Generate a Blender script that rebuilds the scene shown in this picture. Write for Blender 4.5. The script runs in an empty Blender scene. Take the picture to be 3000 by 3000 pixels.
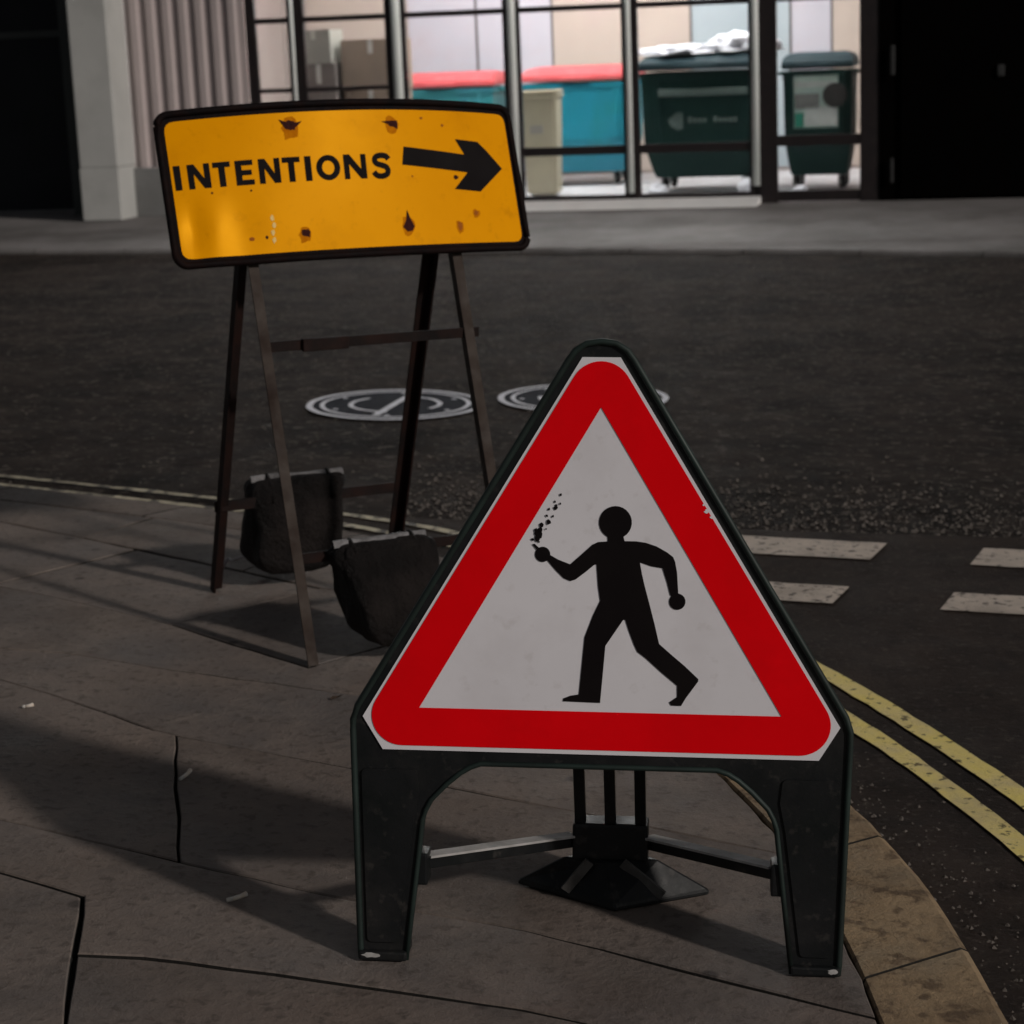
import bpy, bmesh, math, random
from mathutils import Vector, Matrix, noise
from mathutils.geometry import tessellate_polygon

random.seed(7)
scene = bpy.context.scene
COL = scene.collection
V = Vector

# ------------------------------------------------------------------ camera
PITCH, ROLL, EYE = math.radians(12.86), math.radians(2.3), 1.5
fw = V((0, math.cos(PITCH), -math.sin(PITCH)))
up0 = V((0, math.sin(PITCH), math.cos(PITCH)))
r0 = V((1, 0, 0))
cup = up0 * math.cos(ROLL) + r0 * math.sin(ROLL)
crt = r0 * math.cos(ROLL) - up0 * math.sin(ROLL)
cam_d = bpy.data.cameras.new('camera')
cam_d.sensor_width = 36
cam_d.lens = 72
cam_d.clip_end = 400
cam_d.dof.use_dof = True
cam_d.dof.focus_distance = 3.5
cam_d.dof.aperture_fstop = 7.5
cam = bpy.data.objects.new('camera', cam_d)
COL.objects.link(cam)
cam.matrix_world = Matrix(((crt.x, cup.x, -fw.x, 0), (crt.y, cup.y, -fw.y, 0), (crt.z, cup.z, -fw.z, EYE), (0, 0, 0, 1)))
scene.camera = cam

# ------------------------------------------------------------------ night light
SUN_EL = math.radians(25.5)
TRAVEL = V((-0.755 * math.cos(SUN_EL), 0.656 * math.cos(SUN_EL), -math.sin(SUN_EL))).normalized()
world = bpy.data.worlds.new('World')
scene.world = world
world.use_nodes = True
wn = world.node_tree.nodes
wl = world.node_tree.links
bg = wn['Background']
sky = wn.new('ShaderNodeTexSky')
sky.sky_type = 'NISHITA'
sky.sun_disc = False
sky.sun_elevation = SUN_EL
sky.sun_rotation = math.atan2(-TRAVEL.x, -TRAVEL.y)
hs = wn.new('ShaderNodeHueSaturation')
hs.inputs['Saturation'].default_value = 0.25
wl.new(sky.outputs[0], hs.inputs['Color'])
wl.new(hs.outputs[0], bg.inputs['Color'])
bg.inputs['Strength'].default_value = 0.0235
sun_d = bpy.data.lights.new('sun', 'SUN')
sun_d.energy = 1.6
sun_d.angle = math.radians(3.0)
sun_d.color = (1.0, 0.925, 0.86)
sun = bpy.data.objects.new('sun', sun_d)
COL.objects.link(sun)
sun.rotation_euler = TRAVEL.to_track_quat('-Z', 'Y').to_euler()
sun.location = (6, -6, 8)
scene.view_settings.view_transform = 'Standard'
scene.view_settings.look = 'None'
scene.view_settings.exposure = 0
scene.view_settings.gamma = 1
scene.render.engine = 'CYCLES'

# ------------------------------------------------------------------ helpers
def sstep(a, b, x):
    t = max(0, min(1, (x - a) / (b - a)))
    return t * t * (3 - 2 * t)

SLOPE = 0.033
def gz(x, y):
    """the street corner falls gently towards the right; it is level by the far side"""
    xx = max(-9, min(9, x))
    return -SLOPE * xx * (1 - sstep(10, 15, y)) * sstep(-9, -6, y)

ROAD = -0.10

def link(o, parent=None):
    COL.objects.link(o)
    if parent is not None:
        o.parent = parent
    return o

def tag(o, label=None, cat=None, group=None, kind=None):
    if label: o['label'] = label
    if cat: o['category'] = cat
    if group: o['group'] = group
    if kind: o['kind'] = kind
    return o

def empty(name, mat=None, loc=None):
    o = bpy.data.objects.new(name, None)
    o.empty_display_size = 0.1
    if mat is not None: o.matrix_world = mat
    if loc is not None: o.location = loc
    return link(o)

def mesh(name, verts, faces, mat, parent=None, smooth=False):
    me = bpy.data.meshes.new(name)
    me.from_pydata([tuple(v) for v in verts], [], faces)
    me.materials.append(mat)
    if smooth:
        for p in me.polygons: p.use_smooth = True
    me.update()
    return link(bpy.data.objects.new(name, me), parent)

def bmobj(name, bm, mat, parent=None, smooth=False):
    bmesh.ops.recalc_face_normals(bm, faces=bm.faces)
    me = bpy.data.meshes.new(name)
    bm.to_mesh(me)
    bm.free()
    me.materials.append(mat)
    if smooth:
        for p in me.polygons: p.use_smooth = True
    return link(bpy.data.objects.new(name, me), parent)

def bx(bm, x0, x1, y0, y1, z0, z1, bev=0.0, M=None):
    vs = [bm.verts.new(V((x, y, z)) if M is None else M @ V((x, y, z))) for x in (x0, x1) for y in (y0, y1) for z in (z0, z1)]
    fs = [(0, 1, 3, 2), (4, 6, 7, 5), (0, 4, 5, 1), (2, 3, 7, 6), (0, 2, 6, 4), (1, 5, 7, 3)]
    faces = [bm.faces.new([vs[i] for i in f]) for f in fs]
    if bev > 0:
        es = set(e for f in faces for e in f.edges)
        bmesh.ops.bevel(bm, geom=list(es), offset=bev, segments=2, affect='EDGES', profile=0.6)

def box(name, x0, x1, y0, y1, z0, z1, mat, parent=None, bev=0.0):
    bm = bmesh.new()
    bx(bm, x0, x1, y0, y1, z0, z1, bev)
    return bmobj(name, bm, mat, parent)

def bar(bm, p, q, w, t, upv=V((0, 0, 1)), bev=0.0):
    """box-section bar from p to q, w wide across, t thick"""
    p, q = V(p), V(q)
    d = (q - p).normalized()
    a = d.cross(upv)
    if a.length < 1e-4: a = d.cross(V((1, 0, 0)))
    a.normalize()
    b = a.cross(d)
    M = Matrix(((a.x, b.x, d.x, p.x), (a.y, b.y, d.y, p.y), (a.z, b.z, d.z, p.z), (0, 0, 0, 1)))
    bx(bm, -w / 2, w / 2, -t / 2, t / 2, 0, (q - p).length, bev, M)

def angle_iron(bm, p, q, w, t, outward, side):
    """L-section: one flange faces `outward`, the other runs back on `side`"""
    p, q = V(p), V(q)
    d = (q - p).normalized()
    b = (outward - d * outward.dot(d)).normalized()
    a = d.cross(b).normalized() * side
    prof = [(0, 0), (w, 0), (w, -t), (t, -t), (t, -w), (0, -w)]
    rings = []
    for c in (p, q):
        rings.append([bm.verts.new(c + a * (x - w / 2) + b * y) for x, y in prof])
    n = len(prof)
    for i in range(n):
        bm.faces.new([rings[0][i], rings[0][(i + 1) % n], rings[1][(i + 1) % n], rings[1][i]])
    for r in rings:
        bm.faces.new([r[0], r[1], r[2], r[3]])
        bm.faces.new([r[0], r[3], r[4], r[5]])

def tube(bm, pts, r, seg=10, cap=True):
    rings = []
    n = len(pts)
    for i, p in enumerate(pts):
        p = V(p)
        d = (V(pts[min(i + 1, n - 1)]) - V(pts[max(i - 1, 0)])).normalized()
        a = d.cross(V((0.13, 0.31, 0.94))).normalized()
        b = d.cross(a)
        rr = r[i] if isinstance(r, (list, tuple)) else r
        rings.append([bm.verts.new(p + (a * math.cos(k * 2 * math.pi / seg) + b * math.sin(k * 2 * math.pi / seg)) * rr) for k in range(seg)])
    for i in range(n - 1):
        for k in range(seg):
            bm.faces.new([rings[i][k], rings[i][(k + 1) % seg], rings[i + 1][(k + 1) % seg], rings[i + 1][k]])
    if cap:
        bm.faces.new(rings[0])
        bm.faces.new(rings[-1])

def disc(bm, c, axis, r, t, seg=24):
    c, axis = V(c), V(axis).normalized()
    tube(bm, [c - axis * t / 2, c + axis * t / 2], r, seg)

def poly_tris(pts2):
    return tessellate_polygon([[V((p[0], p[1], 0)) for p in pts2]])

def sheet(name, pts2, f, mat, parent=None, thick=None):
    """flat polygon (maybe concave) mapped by f(u, v, depth); with thick it is a solid plate"""
    tris = poly_tris(pts2)
    n = len(pts2)
    vs = [f(p[0], p[1], 0.0) for p in pts2]
    faces = [tuple(t) for t in tris]
    if thick:
        vs += [f(p[0], p[1], thick) for p in pts2]
        faces += [tuple(reversed([i + n for i in t])) for t in tris]
        faces += [(i, (i + 1) % n, (i + 1) % n + n, i + n) for i in range(n)]
    bm = bmesh.new()
    bv = [bm.verts.new(v) for v in vs]
    for fc in faces:
        try: bm.faces.new([bv[i] for i in fc])
        except ValueError: pass
    return bmobj(name, bm, mat, parent)

def fillet(pts, rads, seg=8):
    """round the corners of a polygon"""
    out = []
    n = len(pts)
    for i in range(n):
        p = V(pts[i]).to_2d()
        a = (V(pts[i - 1]).to_2d() - p)
        b = (V(pts[(i + 1) % n]).to_2d() - p)
        r = rads[i] if isinstance(rads, (list, tuple)) else rads
        if r <= 0:
            out.append(tuple(p)); continue
        a.normalize(); b.normalize()
        half = math.acos(max(-1, min(1, a.dot(b)))) / 2
        d = r / math.tan(half)
        ctr = p + (a + b).normalized() * (r / math.sin(half))
        s, e = p + a * d, p + b * d
        a0 = math.atan2((s - ctr).y, (s - ctr).x)
        a1 = math.atan2((e - ctr).y, (e - ctr).x)
        while a1 - a0 > math.pi: a1 -= 2 * math.pi
        while a1 - a0 < -math.pi: a1 += 2 * math.pi
        for k in range(seg + 1):
            t = a0 + (a1 - a0) * k / seg
            out.append((ctr.x + r * math.cos(t), ctr.y + r * math.sin(t)))
    return out

def strip_faces(bm, inner, outer):
    """quads between two closed rings of the same length"""
    n = len(inner)
    for i in range(n):
        bm.faces.new([inner[i], inner[(i + 1) % n], outer[(i + 1) % n], outer[i]])

# ------------------------------------------------------------------ materials
def mat(name, c1, c2=None, scale=6.0, rough=0.7, rough2=None, bump=0.0, bscale=80.0, spec=0.4, metal=0.0,
        rand=0.0, speck=None, speck_scale=90.0, speck_amt=0.04, stain=None, stain_scale=1.3, stain_amt=0.5, coat=0.0, tint=None, dist=0.01, spots=None, blot=None, sp=(0.62, 0.72)):
    m = bpy.data.materials.new(name)
    m.use_nodes = True
    nt = m.node_tree
    N, L = nt.nodes, nt.links
    b = N['Principled BSDF']
    b.inputs['Metallic'].default_value = metal
    b.inputs['Specular IOR Level'].default_value = spec
    b.inputs['Coat Weight'].default_value = coat
    if tint: b.inputs['Specular Tint'].default_value = (*tint, 1)
    tc = N.new('ShaderNodeTexCoord')
    co = tc.outputs['Object']
    if rand > 0:                                     # each piece gets its own patch of the pattern
        oi = N.new('ShaderNodeObjectInfo')
        ad = N.new('ShaderNodeVectorMath'); ad.operation = 'ADD'
        mu = N.new('ShaderNodeMath'); mu.operation = 'MULTIPLY'; mu.inputs[1].default_value = 37.0
        L.new(oi.outputs['Random'], mu.inputs[0])
        L.new(co, ad.inputs[0]); L.new(mu.outputs[0], ad.inputs[1])
        co = ad.outputs[0]
    def nz(sc, det=6, ro=0.6):
        n = N.new('ShaderNodeTexNoise')
        n.inputs['Scale'].default_value = sc
        n.inputs['Detail'].default_value = det
        n.inputs['Roughness'].default_value = ro
        L.new(co, n.inputs['Vector'])
        return n.outputs['Fac']
    def ramp(src, lo, hi):
        r = N.new('ShaderNodeMapRange')
        r.inputs['From Min'].default_value = lo
        r.inputs['From Max'].default_value = hi
        L.new(src, r.inputs['Value'])
        return r.outputs[0]
    def mix(f, a, c, amt=None):
        x = N.new('ShaderNodeMix'); x.data_type = 'RGBA'
        if amt is not None:
            k = N.new('ShaderNodeMath'); k.operation = 'MULTIPLY'; k.inputs[1].default_value = amt
            L.new(f, k.inputs[0]); f = k.outputs[0]
        L.new(f, x.inputs['Factor'])
        for s, val in ((x.inputs['A'], a), (x.inputs['B'], c)):
            if isinstance(val, tuple): s.default_value = (*val, 1)
            else: L.new(val, s)
        return x.outputs['Result']
    c2 = c2 or tuple(v * 0.72 for v in c1)
    col = mix(ramp(nz(scale), 0.32, 0.68), c1, c2)
    if stain: col = mix(ramp(nz(stain_scale, 5, 0.65), 0.5, 0.72), col, stain, stain_amt)
    if blot: col = mix(ramp(nz(blot[1], 4, 0.75), 0.47, 0.66), col, blot[0], blot[2])
    if speck: col = mix(ramp(nz(speck_scale, 3, 0.6), sp[0], sp[1]), col, speck, speck_amt)
    if spots:                                        # old gum and drip spots
        vo = N.new('ShaderNodeTexVoronoi'); vo.inputs['Scale'].default_value = spots[1]
        vo.inputs['Randomness'].default_value = 1.0
        L.new(co, vo.inputs['Vector'])
        k1 = ramp(vo.outputs['Distance'], spots[2], spots[2] * 0.6)
        k2 = ramp(nz(spots[1] * 0.31, 2, 0.5), 0.5, 0.56)
        mm = N.new('ShaderNodeMath'); mm.operation = 'MULTIPLY'
        L.new(k1, mm.inputs[0]); L.new(k2, mm.inputs[1])
        col = mix(mm.outputs[0], col, spots[0], spots[3])
    if rand > 0:
        h = N.new('ShaderNodeHueSaturation')
        rr = N.new('ShaderNodeMapRange')
        rr.inputs['To Min'].default_value = 1 - rand
        rr.inputs['To Max'].default_value = 1 + rand
        L.new(oi.outputs['Random'], rr.inputs['Value'])
        L.new(rr.outputs[0], h.inputs['Value'])
        L.new(col, h.inputs['Color'])
        col = h.outputs[0]
    L.new(col, b.inputs['Base Color'])
    rf = N.new('ShaderNodeMapRange')
    rf.inputs['To Min'].default_value = rough
    rf.inputs['To Max'].default_value = rough2 if rough2 is not None else min(1, rough + 0.15)
    L.new(ramp(nz(scale * 1.7), 0.3, 0.7), rf.inputs['Value'])
    L.new(rf.outputs[0], b.inputs['Roughness'])
    if bump > 0:
        bp = N.new('ShaderNodeBump')
        bp.inputs['Strength'].default_value = bump
        bp.inputs['Distance'].default_value = dist
        L.new(nz(bscale, 8, 0.7), bp.inputs['Height'])
        L.new(bp.outputs[0], b.inputs['Normal'])
    return m

def glass_mat(name, tint=(0.96, 0.985, 0.98)):
    m = bpy.data.materials.new(name)
    m.use_nodes = True
    N, L = m.node_tree.nodes, m.node_tree.links
    N.remove(N['Principled BSDF'])
    t = N.new('ShaderNodeBsdfTransparent'); t.inputs[0].default_value = (*tint, 1)
    g = N.new('ShaderNodeBsdfGlossy'); g.inputs['Roughness'].default_value = 0.03
    lw = N.new('ShaderNodeFresnel'); lw.inputs['IOR'].default_value = 1.33
    x = N.new('ShaderNodeMixShader')
    L.new(lw.outputs[0], x.inputs[0]); L.new(t.outputs[0], x.inputs[1]); L.new(g.outputs[0], x.inputs[2])
    L.new(x.outputs[0], N['Material Output'].inputs['Surface'])
    return m

def emit_mat(name, col, s):
    m = bpy.data.materials.new(name)
    m.use_nodes = True
    b = m.node_tree.nodes['Principled BSDF']
    b.inputs['Base Color'].default_value = (0.8, 0.8, 0.8, 1)
    b.inputs['Emission Color'].default_value = (*col, 1)
    b.inputs['Emission Strength'].default_value = s
    return m

MT = {}
MT['flag'] = mat('york_stone', (0.205, 0.162, 0.136), (0.138, 0.122, 0.115), scale=1.7, rough=0.6, rough2=0.9, bump=0.7, bscale=40, rand=0.13, spec=0.2,
                 speck=(0.085, 0.070, 0.060), speck_scale=40, speck_amt=0.6, sp=(0.55, 0.66), stain=(0.085, 0.067, 0.055), stain_scale=1.2, stain_amt=0.7, dist=0.008,
                 blot=((0.25, 0.205, 0.175), 4.5, 0.45), spots=((0.06, 0.05, 0.046), 7.0, 0.14, 0.8))
MT['bed'] = mat('mortar_bed', (0.022, 0.019, 0.016), scale=20, rough=0.95, bump=0.6, bscale=120)
MT['kerb'] = mat('kerb_granite', (0.36, 0.26, 0.155), (0.215, 0.148, 0.088), scale=5, rough=0.75, bump=0.8, bscale=45, rand=0.15, spec=0.2, sp=(0.54, 0.64),
                 speck=(0.10, 0.066, 0.042), speck_scale=24, speck_amt=0.7, stain=(0.32, 0.27, 0.19), stain_scale=2.5, stain_amt=0.8, dist=0.01, blot=((0.12, 0.083, 0.052), 6.0, 0.6))
MT['asphalt'] = mat('old_asphalt', (0.060, 0.046, 0.039), (0.028, 0.022, 0.019), scale=3.2, rough=0.75, rough2=0.95, bump=1.0, bscale=30, spec=0.10,
                    speck=(0.15, 0.125, 0.11), speck_scale=20, speck_amt=0.75, sp=(0.565, 0.68), stain=(0.010, 0.009, 0.0085), stain_scale=6.0, stain_amt=0.7, dist=0.05,
                    blot=((0.012, 0.0105, 0.0095), 0.8, 0.75))
MT['asphalt2'] = mat('smooth_asphalt', (0.046, 0.034, 0.028), (0.028, 0.021, 0.018), scale=2.5, rough=0.7, rough2=0.9, bump=0.8, bscale=80, spec=0.10,
                     speck=(0.085, 0.068, 0.058), speck_scale=48, speck_amt=0.65, sp=(0.56, 0.7), stain=(0.014, 0.0115, 0.0105), stain_scale=1.2, stain_amt=0.8, dist=0.012,
                     blot=((0.012, 0.0095, 0.009), 7.0, 0.6))
MT['farpave'] = mat('far_pavement', (0.24, 0.225, 0.22), (0.14, 0.132, 0.127), scale=0.9, rough=0.7, bump=0.3, bscale=40, spec=0.2, stain=(0.075, 0.07, 0.064), stain_scale=0.6, stain_amt=0.75, blot=((0.28, 0.27, 0.27), 1.6, 0.45))
MT['floor'] = mat('store_floor', (0.60, 0.585, 0.60), (0.48, 0.465, 0.48), scale=2.5, rough=0.5, bump=0.1, bscale=30, stain=(0.25, 0.24, 0.24), stain_scale=1.5, stain_amt=0.5)
MT['white_line'] = mat('white_line_paint', (0.64, 0.55, 0.47), (0.50, 0.43, 0.37), scale=9, rough=0.7, bump=0.6, bscale=70, spec=0.2, speck=(0.05, 0.042, 0.038), speck_scale=32, speck_amt=0.85, sp=(0.57, 0.63), stain=(0.30, 0.25, 0.21), stain_scale=5, stain_amt=0.6)
MT['yellow_line'] = mat('yellow_line_paint', (0.90, 0.74, 0.22), (0.80, 0.66, 0.32), scale=10, rough=0.65, bump=0.6, bscale=70, spec=0.2, speck=(0.07, 0.055, 0.035), speck_scale=34, speck_amt=0.8, sp=(0.585, 0.64), stain=(0.50, 0.41, 0.22), stain_scale=5, stain_amt=0.6)
MT['chalk'] = mat('white_chalk_paint', (0.86, 0.87, 0.93), (0.76, 0.77, 0.84), scale=14, rough=0.8, speck=(0.25, 0.25, 0.28), speck_scale=40, speck_amt=0.5, sp=(0.56, 0.68))
MT['cover'] = mat('manhole_iron', (0.022, 0.025, 0.036), (0.014, 0.016, 0.022), scale=9, rough=0.75, bump=0.6, bscale=40, spec=0.08)
MT['plastic'] = mat('black_green_plastic', (0.0065, 0.0085, 0.0085), (0.014, 0.014, 0.0155), scale=6, rough=0.30, rough2=0.55, spec=0.22, bump=0.25, bscale=90, speck=(0.055, 0.05, 0.046), speck_scale=38, speck_amt=0.45, sp=(0.58, 0.7), stain=(0.032, 0.030, 0.029), stain_scale=7, stain_amt=0.5, dist=0.003)
MT['rim'] = mat('green_edge_highlight', (0.022, 0.038, 0.033), (0.009, 0.012, 0.011), scale=5, rough=0.4, rough2=0.6, spec=0.3)  # green plastic, lightened to paint the teal highlight along its edges
MT['plastic_highlight'] = mat('painted_plastic_highlight', (0.50, 0.485, 0.475), (0.3, 0.29, 0.28), scale=18, rough=0.7, bump=0.3, bscale=90)  # pale tone that paints highlights on the stays and toes
MT['rib'] = mat('pale_foot_rib', (0.11, 0.105, 0.10), (0.05, 0.047, 0.045), scale=22, rough=0.8, bump=0.3, bscale=90)
MT['sign_white'] = mat('sign_white_sheet', (0.82, 0.80, 0.835), (0.75, 0.73, 0.765), scale=2.3, rough=0.45, rough2=0.65, spec=0.2, stain=(0.62, 0.585, 0.6), stain_scale=4, stain_amt=0.4,
                       speck=(0.5, 0.46, 0.45), speck_scale=30, speck_amt=0.25, sp=(0.6, 0.72))
MT['sign_red'] = mat('sign_red_sheet', (0.95, 0.0015, 0.007), (0.82, 0.001, 0.005), scale=3, rough=0.45, rough2=0.6, spec=0.05, stain=(0.66, 0.002, 0.005), stain_scale=5, stain_amt=0.4)
MT['sign_black'] = mat('sign_black_ink', (0.006, 0.004, 0.005), (0.009, 0.007, 0.007), scale=5, rough=0.6, spec=0.08)
MT['sign_yellow'] = mat('sign_yellow_sheet', (0.92, 0.36, 0.0012), (0.85, 0.32, 0.001), scale=3, rough=0.30, rough2=0.40, spec=0.38, tint=(1.0, 0.52, 0.02), stain=(0.68, 0.24, 0.002), stain_scale=7, stain_amt=0.35,
                        speck=(0.5, 0.17, 0.002), speck_scale=24, speck_amt=0.3, sp=(0.6, 0.74))
MT['edge_black'] = mat('weathered_black_edge', (0.003, 0.003, 0.004), (0.011, 0.004, 0.003), scale=20, rough=0.6, bump=0.4, bscale=60, spec=0.1)
MT['rust'] = mat('rust', (0.055, 0.006, 0.004), (0.022, 0.003, 0.003), scale=60, rough=0.85, bump=0.5, bscale=200)
MT['rust_light'] = mat('rust_stain', (0.42, 0.12, 0.004), (0.3, 0.07, 0.004), scale=60, rough=0.8)
MT['pale_mark'] = mat('pale_face_mark', (0.85, 0.62, 0.2), (0.8, 0.5, 0.06), scale=70, rough=0.4)
MT['leg_dark'] = mat('painted_dark_steel', (0.006, 0.005, 0.005), (0.02, 0.008, 0.006), scale=14, rough=0.6, rough2=0.8, bump=0.4, bscale=60, spec=0.15, dist=0.003)
MT['leg_brown'] = mat('rusty_galvanised_steel', (0.058, 0.045, 0.037), (0.026, 0.016, 0.012), scale=11, rough=0.55, rough2=0.85, bump=0.5, bscale=60, spec=0.2, stain=(0.014, 0.006, 0.004), stain_scale=7, stain_amt=0.85, dist=0.003)
MT['bag'] = mat('sandbag_black_plastic', (0.004, 0.0035, 0.0035), (0.017, 0.013, 0.012), scale=5, rough=0.45, rough2=0.75, bump=1.0, bscale=9, dist=0.06, spec=0.22, stain=(0.028, 0.021, 0.019), stain_scale=4, stain_amt=0.5)
MT['bag_flap_highlight'] = mat('sandbag_flap_and_highlight', (0.30, 0.29, 0.295), (0.10, 0.095, 0.095), scale=24, rough=0.55, bump=0.8, bscale=40, stain=(0.03, 0.028, 0.028), stain_scale=14, stain_amt=0.9)
MT['concrete'] = mat('painted_concrete', (0.50, 0.50, 0.48), (0.43, 0.43, 0.415), scale=1.6, rough=0.8, bump=0.15, bscale=30, stain=(0.32, 0.32, 0.30), stain_scale=1.2, stain_amt=0.5)
MT['concrete2'] = mat('plinth_concrete', (0.22, 0.22, 0.217), (0.17, 0.17, 0.167), scale=2.5, rough=0.85, bump=0.2, bscale=30)
MT['corr'] = mat('corrugated_sheet', (0.50, 0.43, 0.42), (0.42, 0.36, 0.355), scale=1.2, rough=0.6, rough2=0.75, spec=0.2)
MT['dark_door'] = mat('dark_door_paint', (0.020, 0.022, 0.026), (0.013, 0.014, 0.016), scale=0.8, rough=0.7, spec=0.2)
MT['dark_jamb'] = mat('dark_jamb', (0.06, 0.064, 0.062), (0.045, 0.05, 0.048), scale=2, rough=0.8)
MT['black_wall'] = mat('black_paint', (0.0012, 0.001, 0.001), (0.0016, 0.0013, 0.0012), scale=2, rough=0.9, spec=0.02)
MT['grey_fit'] = mat('dull_metal_fitting', (0.05, 0.05, 0.05), scale=20, rough=0.5, metal=0.5)
MT['frame_black'] = mat('black_window_frame', (0.012, 0.009, 0.010), (0.02, 0.014, 0.014), scale=8, rough=0.4)
MT['post'] = mat('pale_metal_post', (0.88, 0.89, 0.87), (0.74, 0.80, 0.77), scale=1.4, rough=0.3, rough2=0.45, spec=0.6)
MT['thresh'] = mat('white_threshold', (0.93, 0.92, 0.91), (0.86, 0.85, 0.84), scale=5, rough=0.6)
MT['wall_in'] = mat('beige_wall', (0.46, 0.395, 0.365), (0.41, 0.35, 0.325), scale=0.9, rough=0.75, bump=0.1, bscale=20, stain=(0.42, 0.32, 0.31), stain_scale=1.0, stain_amt=0.5)
MT['panel_lilac'] = mat('lilac_white_panel', (0.47, 0.45, 0.50), (0.42, 0.41, 0.46), scale=1.4, rough=0.6, stain=(0.45, 0.36, 0.38), stain_scale=1.5, stain_amt=0.5)
MT['panel_blue'] = mat('pale_blue_grey_panel', (0.35, 0.40, 0.43), (0.31, 0.36, 0.39), scale=1.2, rough=0.6)
MT['panel_beige'] = mat('warm_beige_panel', (0.46, 0.385, 0.335), (0.42, 0.355, 0.31), scale=1.2, rough=0.7, stain=(0.42, 0.33, 0.31), stain_scale=1.5, stain_amt=0.5)
MT['seam'] = mat('dark_seam', (0.12, 0.11, 0.11), scale=5, rough=0.7)
MT['bin_blue'] = mat('blue_bin_plastic', (0.006, 0.20, 0.30), (0.006, 0.17, 0.22), scale=1.2, rough=0.4, rough2=0.55, stain=(0.006, 0.16, 0.15), stain_scale=1.6, stain_amt=0.8)
MT['bin_teal'] = mat('teal_bin_plastic', (0.03, 0.21, 0.22), (0.025, 0.17, 0.2), scale=2, rough=0.4, rough2=0.55, stain=(0.03, 0.12, 0.2), stain_scale=2.5, stain_amt=0.5)
MT['lid_red'] = mat('red_lid_plastic', (0.52, 0.075, 0.08), (0.44, 0.06, 0.07), scale=3, rough=0.4, stain=(0.5, 0.17, 0.17), stain_scale=3, stain_amt=0.5)
MT['bin_green'] = mat('dark_green_bin_plastic', (0.005, 0.025, 0.021), (0.004, 0.019, 0.018), scale=2, rough=0.5, rough2=0.65, spec=0.15, stain=(0.010, 0.026, 0.025), stain_scale=3, stain_amt=0.6)
MT['lid_green'] = mat('dark_lid_plastic', (0.008, 0.022, 0.028), (0.007, 0.018, 0.023), scale=2, rough=0.6, spec=0.15)
MT['faded'] = mat('faded_print', (0.075, 0.10, 0.092), (0.06, 0.085, 0.078), scale=12, rough=0.6, spec=0.2)
MT['rubber'] = mat('wheel_rubber', (0.02, 0.02, 0.02), scale=10, rough=0.7)
MT['caster'] = mat('caster_steel', (0.35, 0.36, 0.36), scale=10, rough=0.4, metal=0.7)
MT['card'] = mat('brown_cardboard', (0.26, 0.195, 0.15), (0.22, 0.17, 0.135), scale=3, rough=0.85, stain=(0.17, 0.13, 0.11), stain_scale=2, stain_amt=0.4)
MT['card_grey'] = mat('grey_cardboard', (0.33, 0.32, 0.28), (0.28, 0.27, 0.245), scale=3, rough=0.85)
MT['card_dark'] = mat('dull_brown_cardboard', (0.15, 0.128, 0.118), (0.19, 0.165, 0.155), scale=3, rough=0.85)
MT['tape'] = mat('pale_tape', (0.55, 0.52, 0.48), scale=9, rough=0.5)
MT['beige_crate'] = mat('beige_plastic_tub', (0.42, 0.38, 0.27), (0.37, 0.335, 0.25), scale=3, rough=0.55)
MT['white_bag'] = mat('white_polythene', (0.75, 0.75, 0.80), (0.62, 0.62, 0.67), scale=5, rough=0.4, bump=0.8, bscale=14, dist=0.03)
MT['poster'] = mat('pale_green_poster', (0.42, 0.54, 0.48), (0.28, 0.38, 0.35), scale=4, rough=0.5)
MT['poster_teal'] = mat('teal_print', (0.02, 0.22, 0.15), scale=6, rough=0.5)
MT['poster_white'] = mat('pale_print', (0.50, 0.55, 0.53), scale=6, rough=0.5)
MT['poster_grey'] = mat('grey_print', (0.17, 0.18, 0.175), scale=6, rough=0.5)
MT['ceiling'] = mat('white_ceiling', (0.7, 0.7, 0.7), scale=2, rough=0.8)
MT['glass'] = glass_mat('window_glass')
MT['butt'] = mat('cigarette_paper', (0.72, 0.70, 0.68), (0.6, 0.5, 0.4), scale=80, rough=0.8)
MT['leaf'] = mat('dead_leaf', (0.03, 0.02, 0.014), (0.06, 0.035, 0.02), scale=40, rough=0.8)
MT['scrap'] = mat('clear_plastic_scrap', (0.42, 0.38, 0.38), (0.25, 0.22, 0.22), scale=30, rough=0.3)
MT['tube'] = emit_mat('fluorescent_tube', (1.0, 0.96, 0.95), 150.0)

# ================================================================== GROUND
def grid_sheet(name, x0, x1, y0, y1, zoff, mat_, fn=None, fine=None):
    """warped sheet, denser near the corner"""
    def ticks(a, b, f0, f1, fs):
        t = []
        x = a
        while x < b - 1e-6:
            t.append(x)
            x += fs if f0 <= x < f1 else 2.5
        return t + [b]
    xs = ticks(x0, x1, -10, 10, 0.5)
    ys = ticks(y0, y1, -10, 20, 0.5)
    vs = [(x, y, gz(x, y) + zoff) for y in ys for x in xs]
    nx = len(xs)
    fs = [(j * nx + i, j * nx + i + 1, (j + 1) * nx + i + 1, (j + 1) * nx + i) for j in range(len(ys) - 1) for i in range(nx - 1)]
    return mesh(name, vs, fs, mat_, smooth=True)

road = tag(grid_sheet('road', -70, 70, -40, 70, ROAD, MT['asphalt']), kind='structure')

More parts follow.
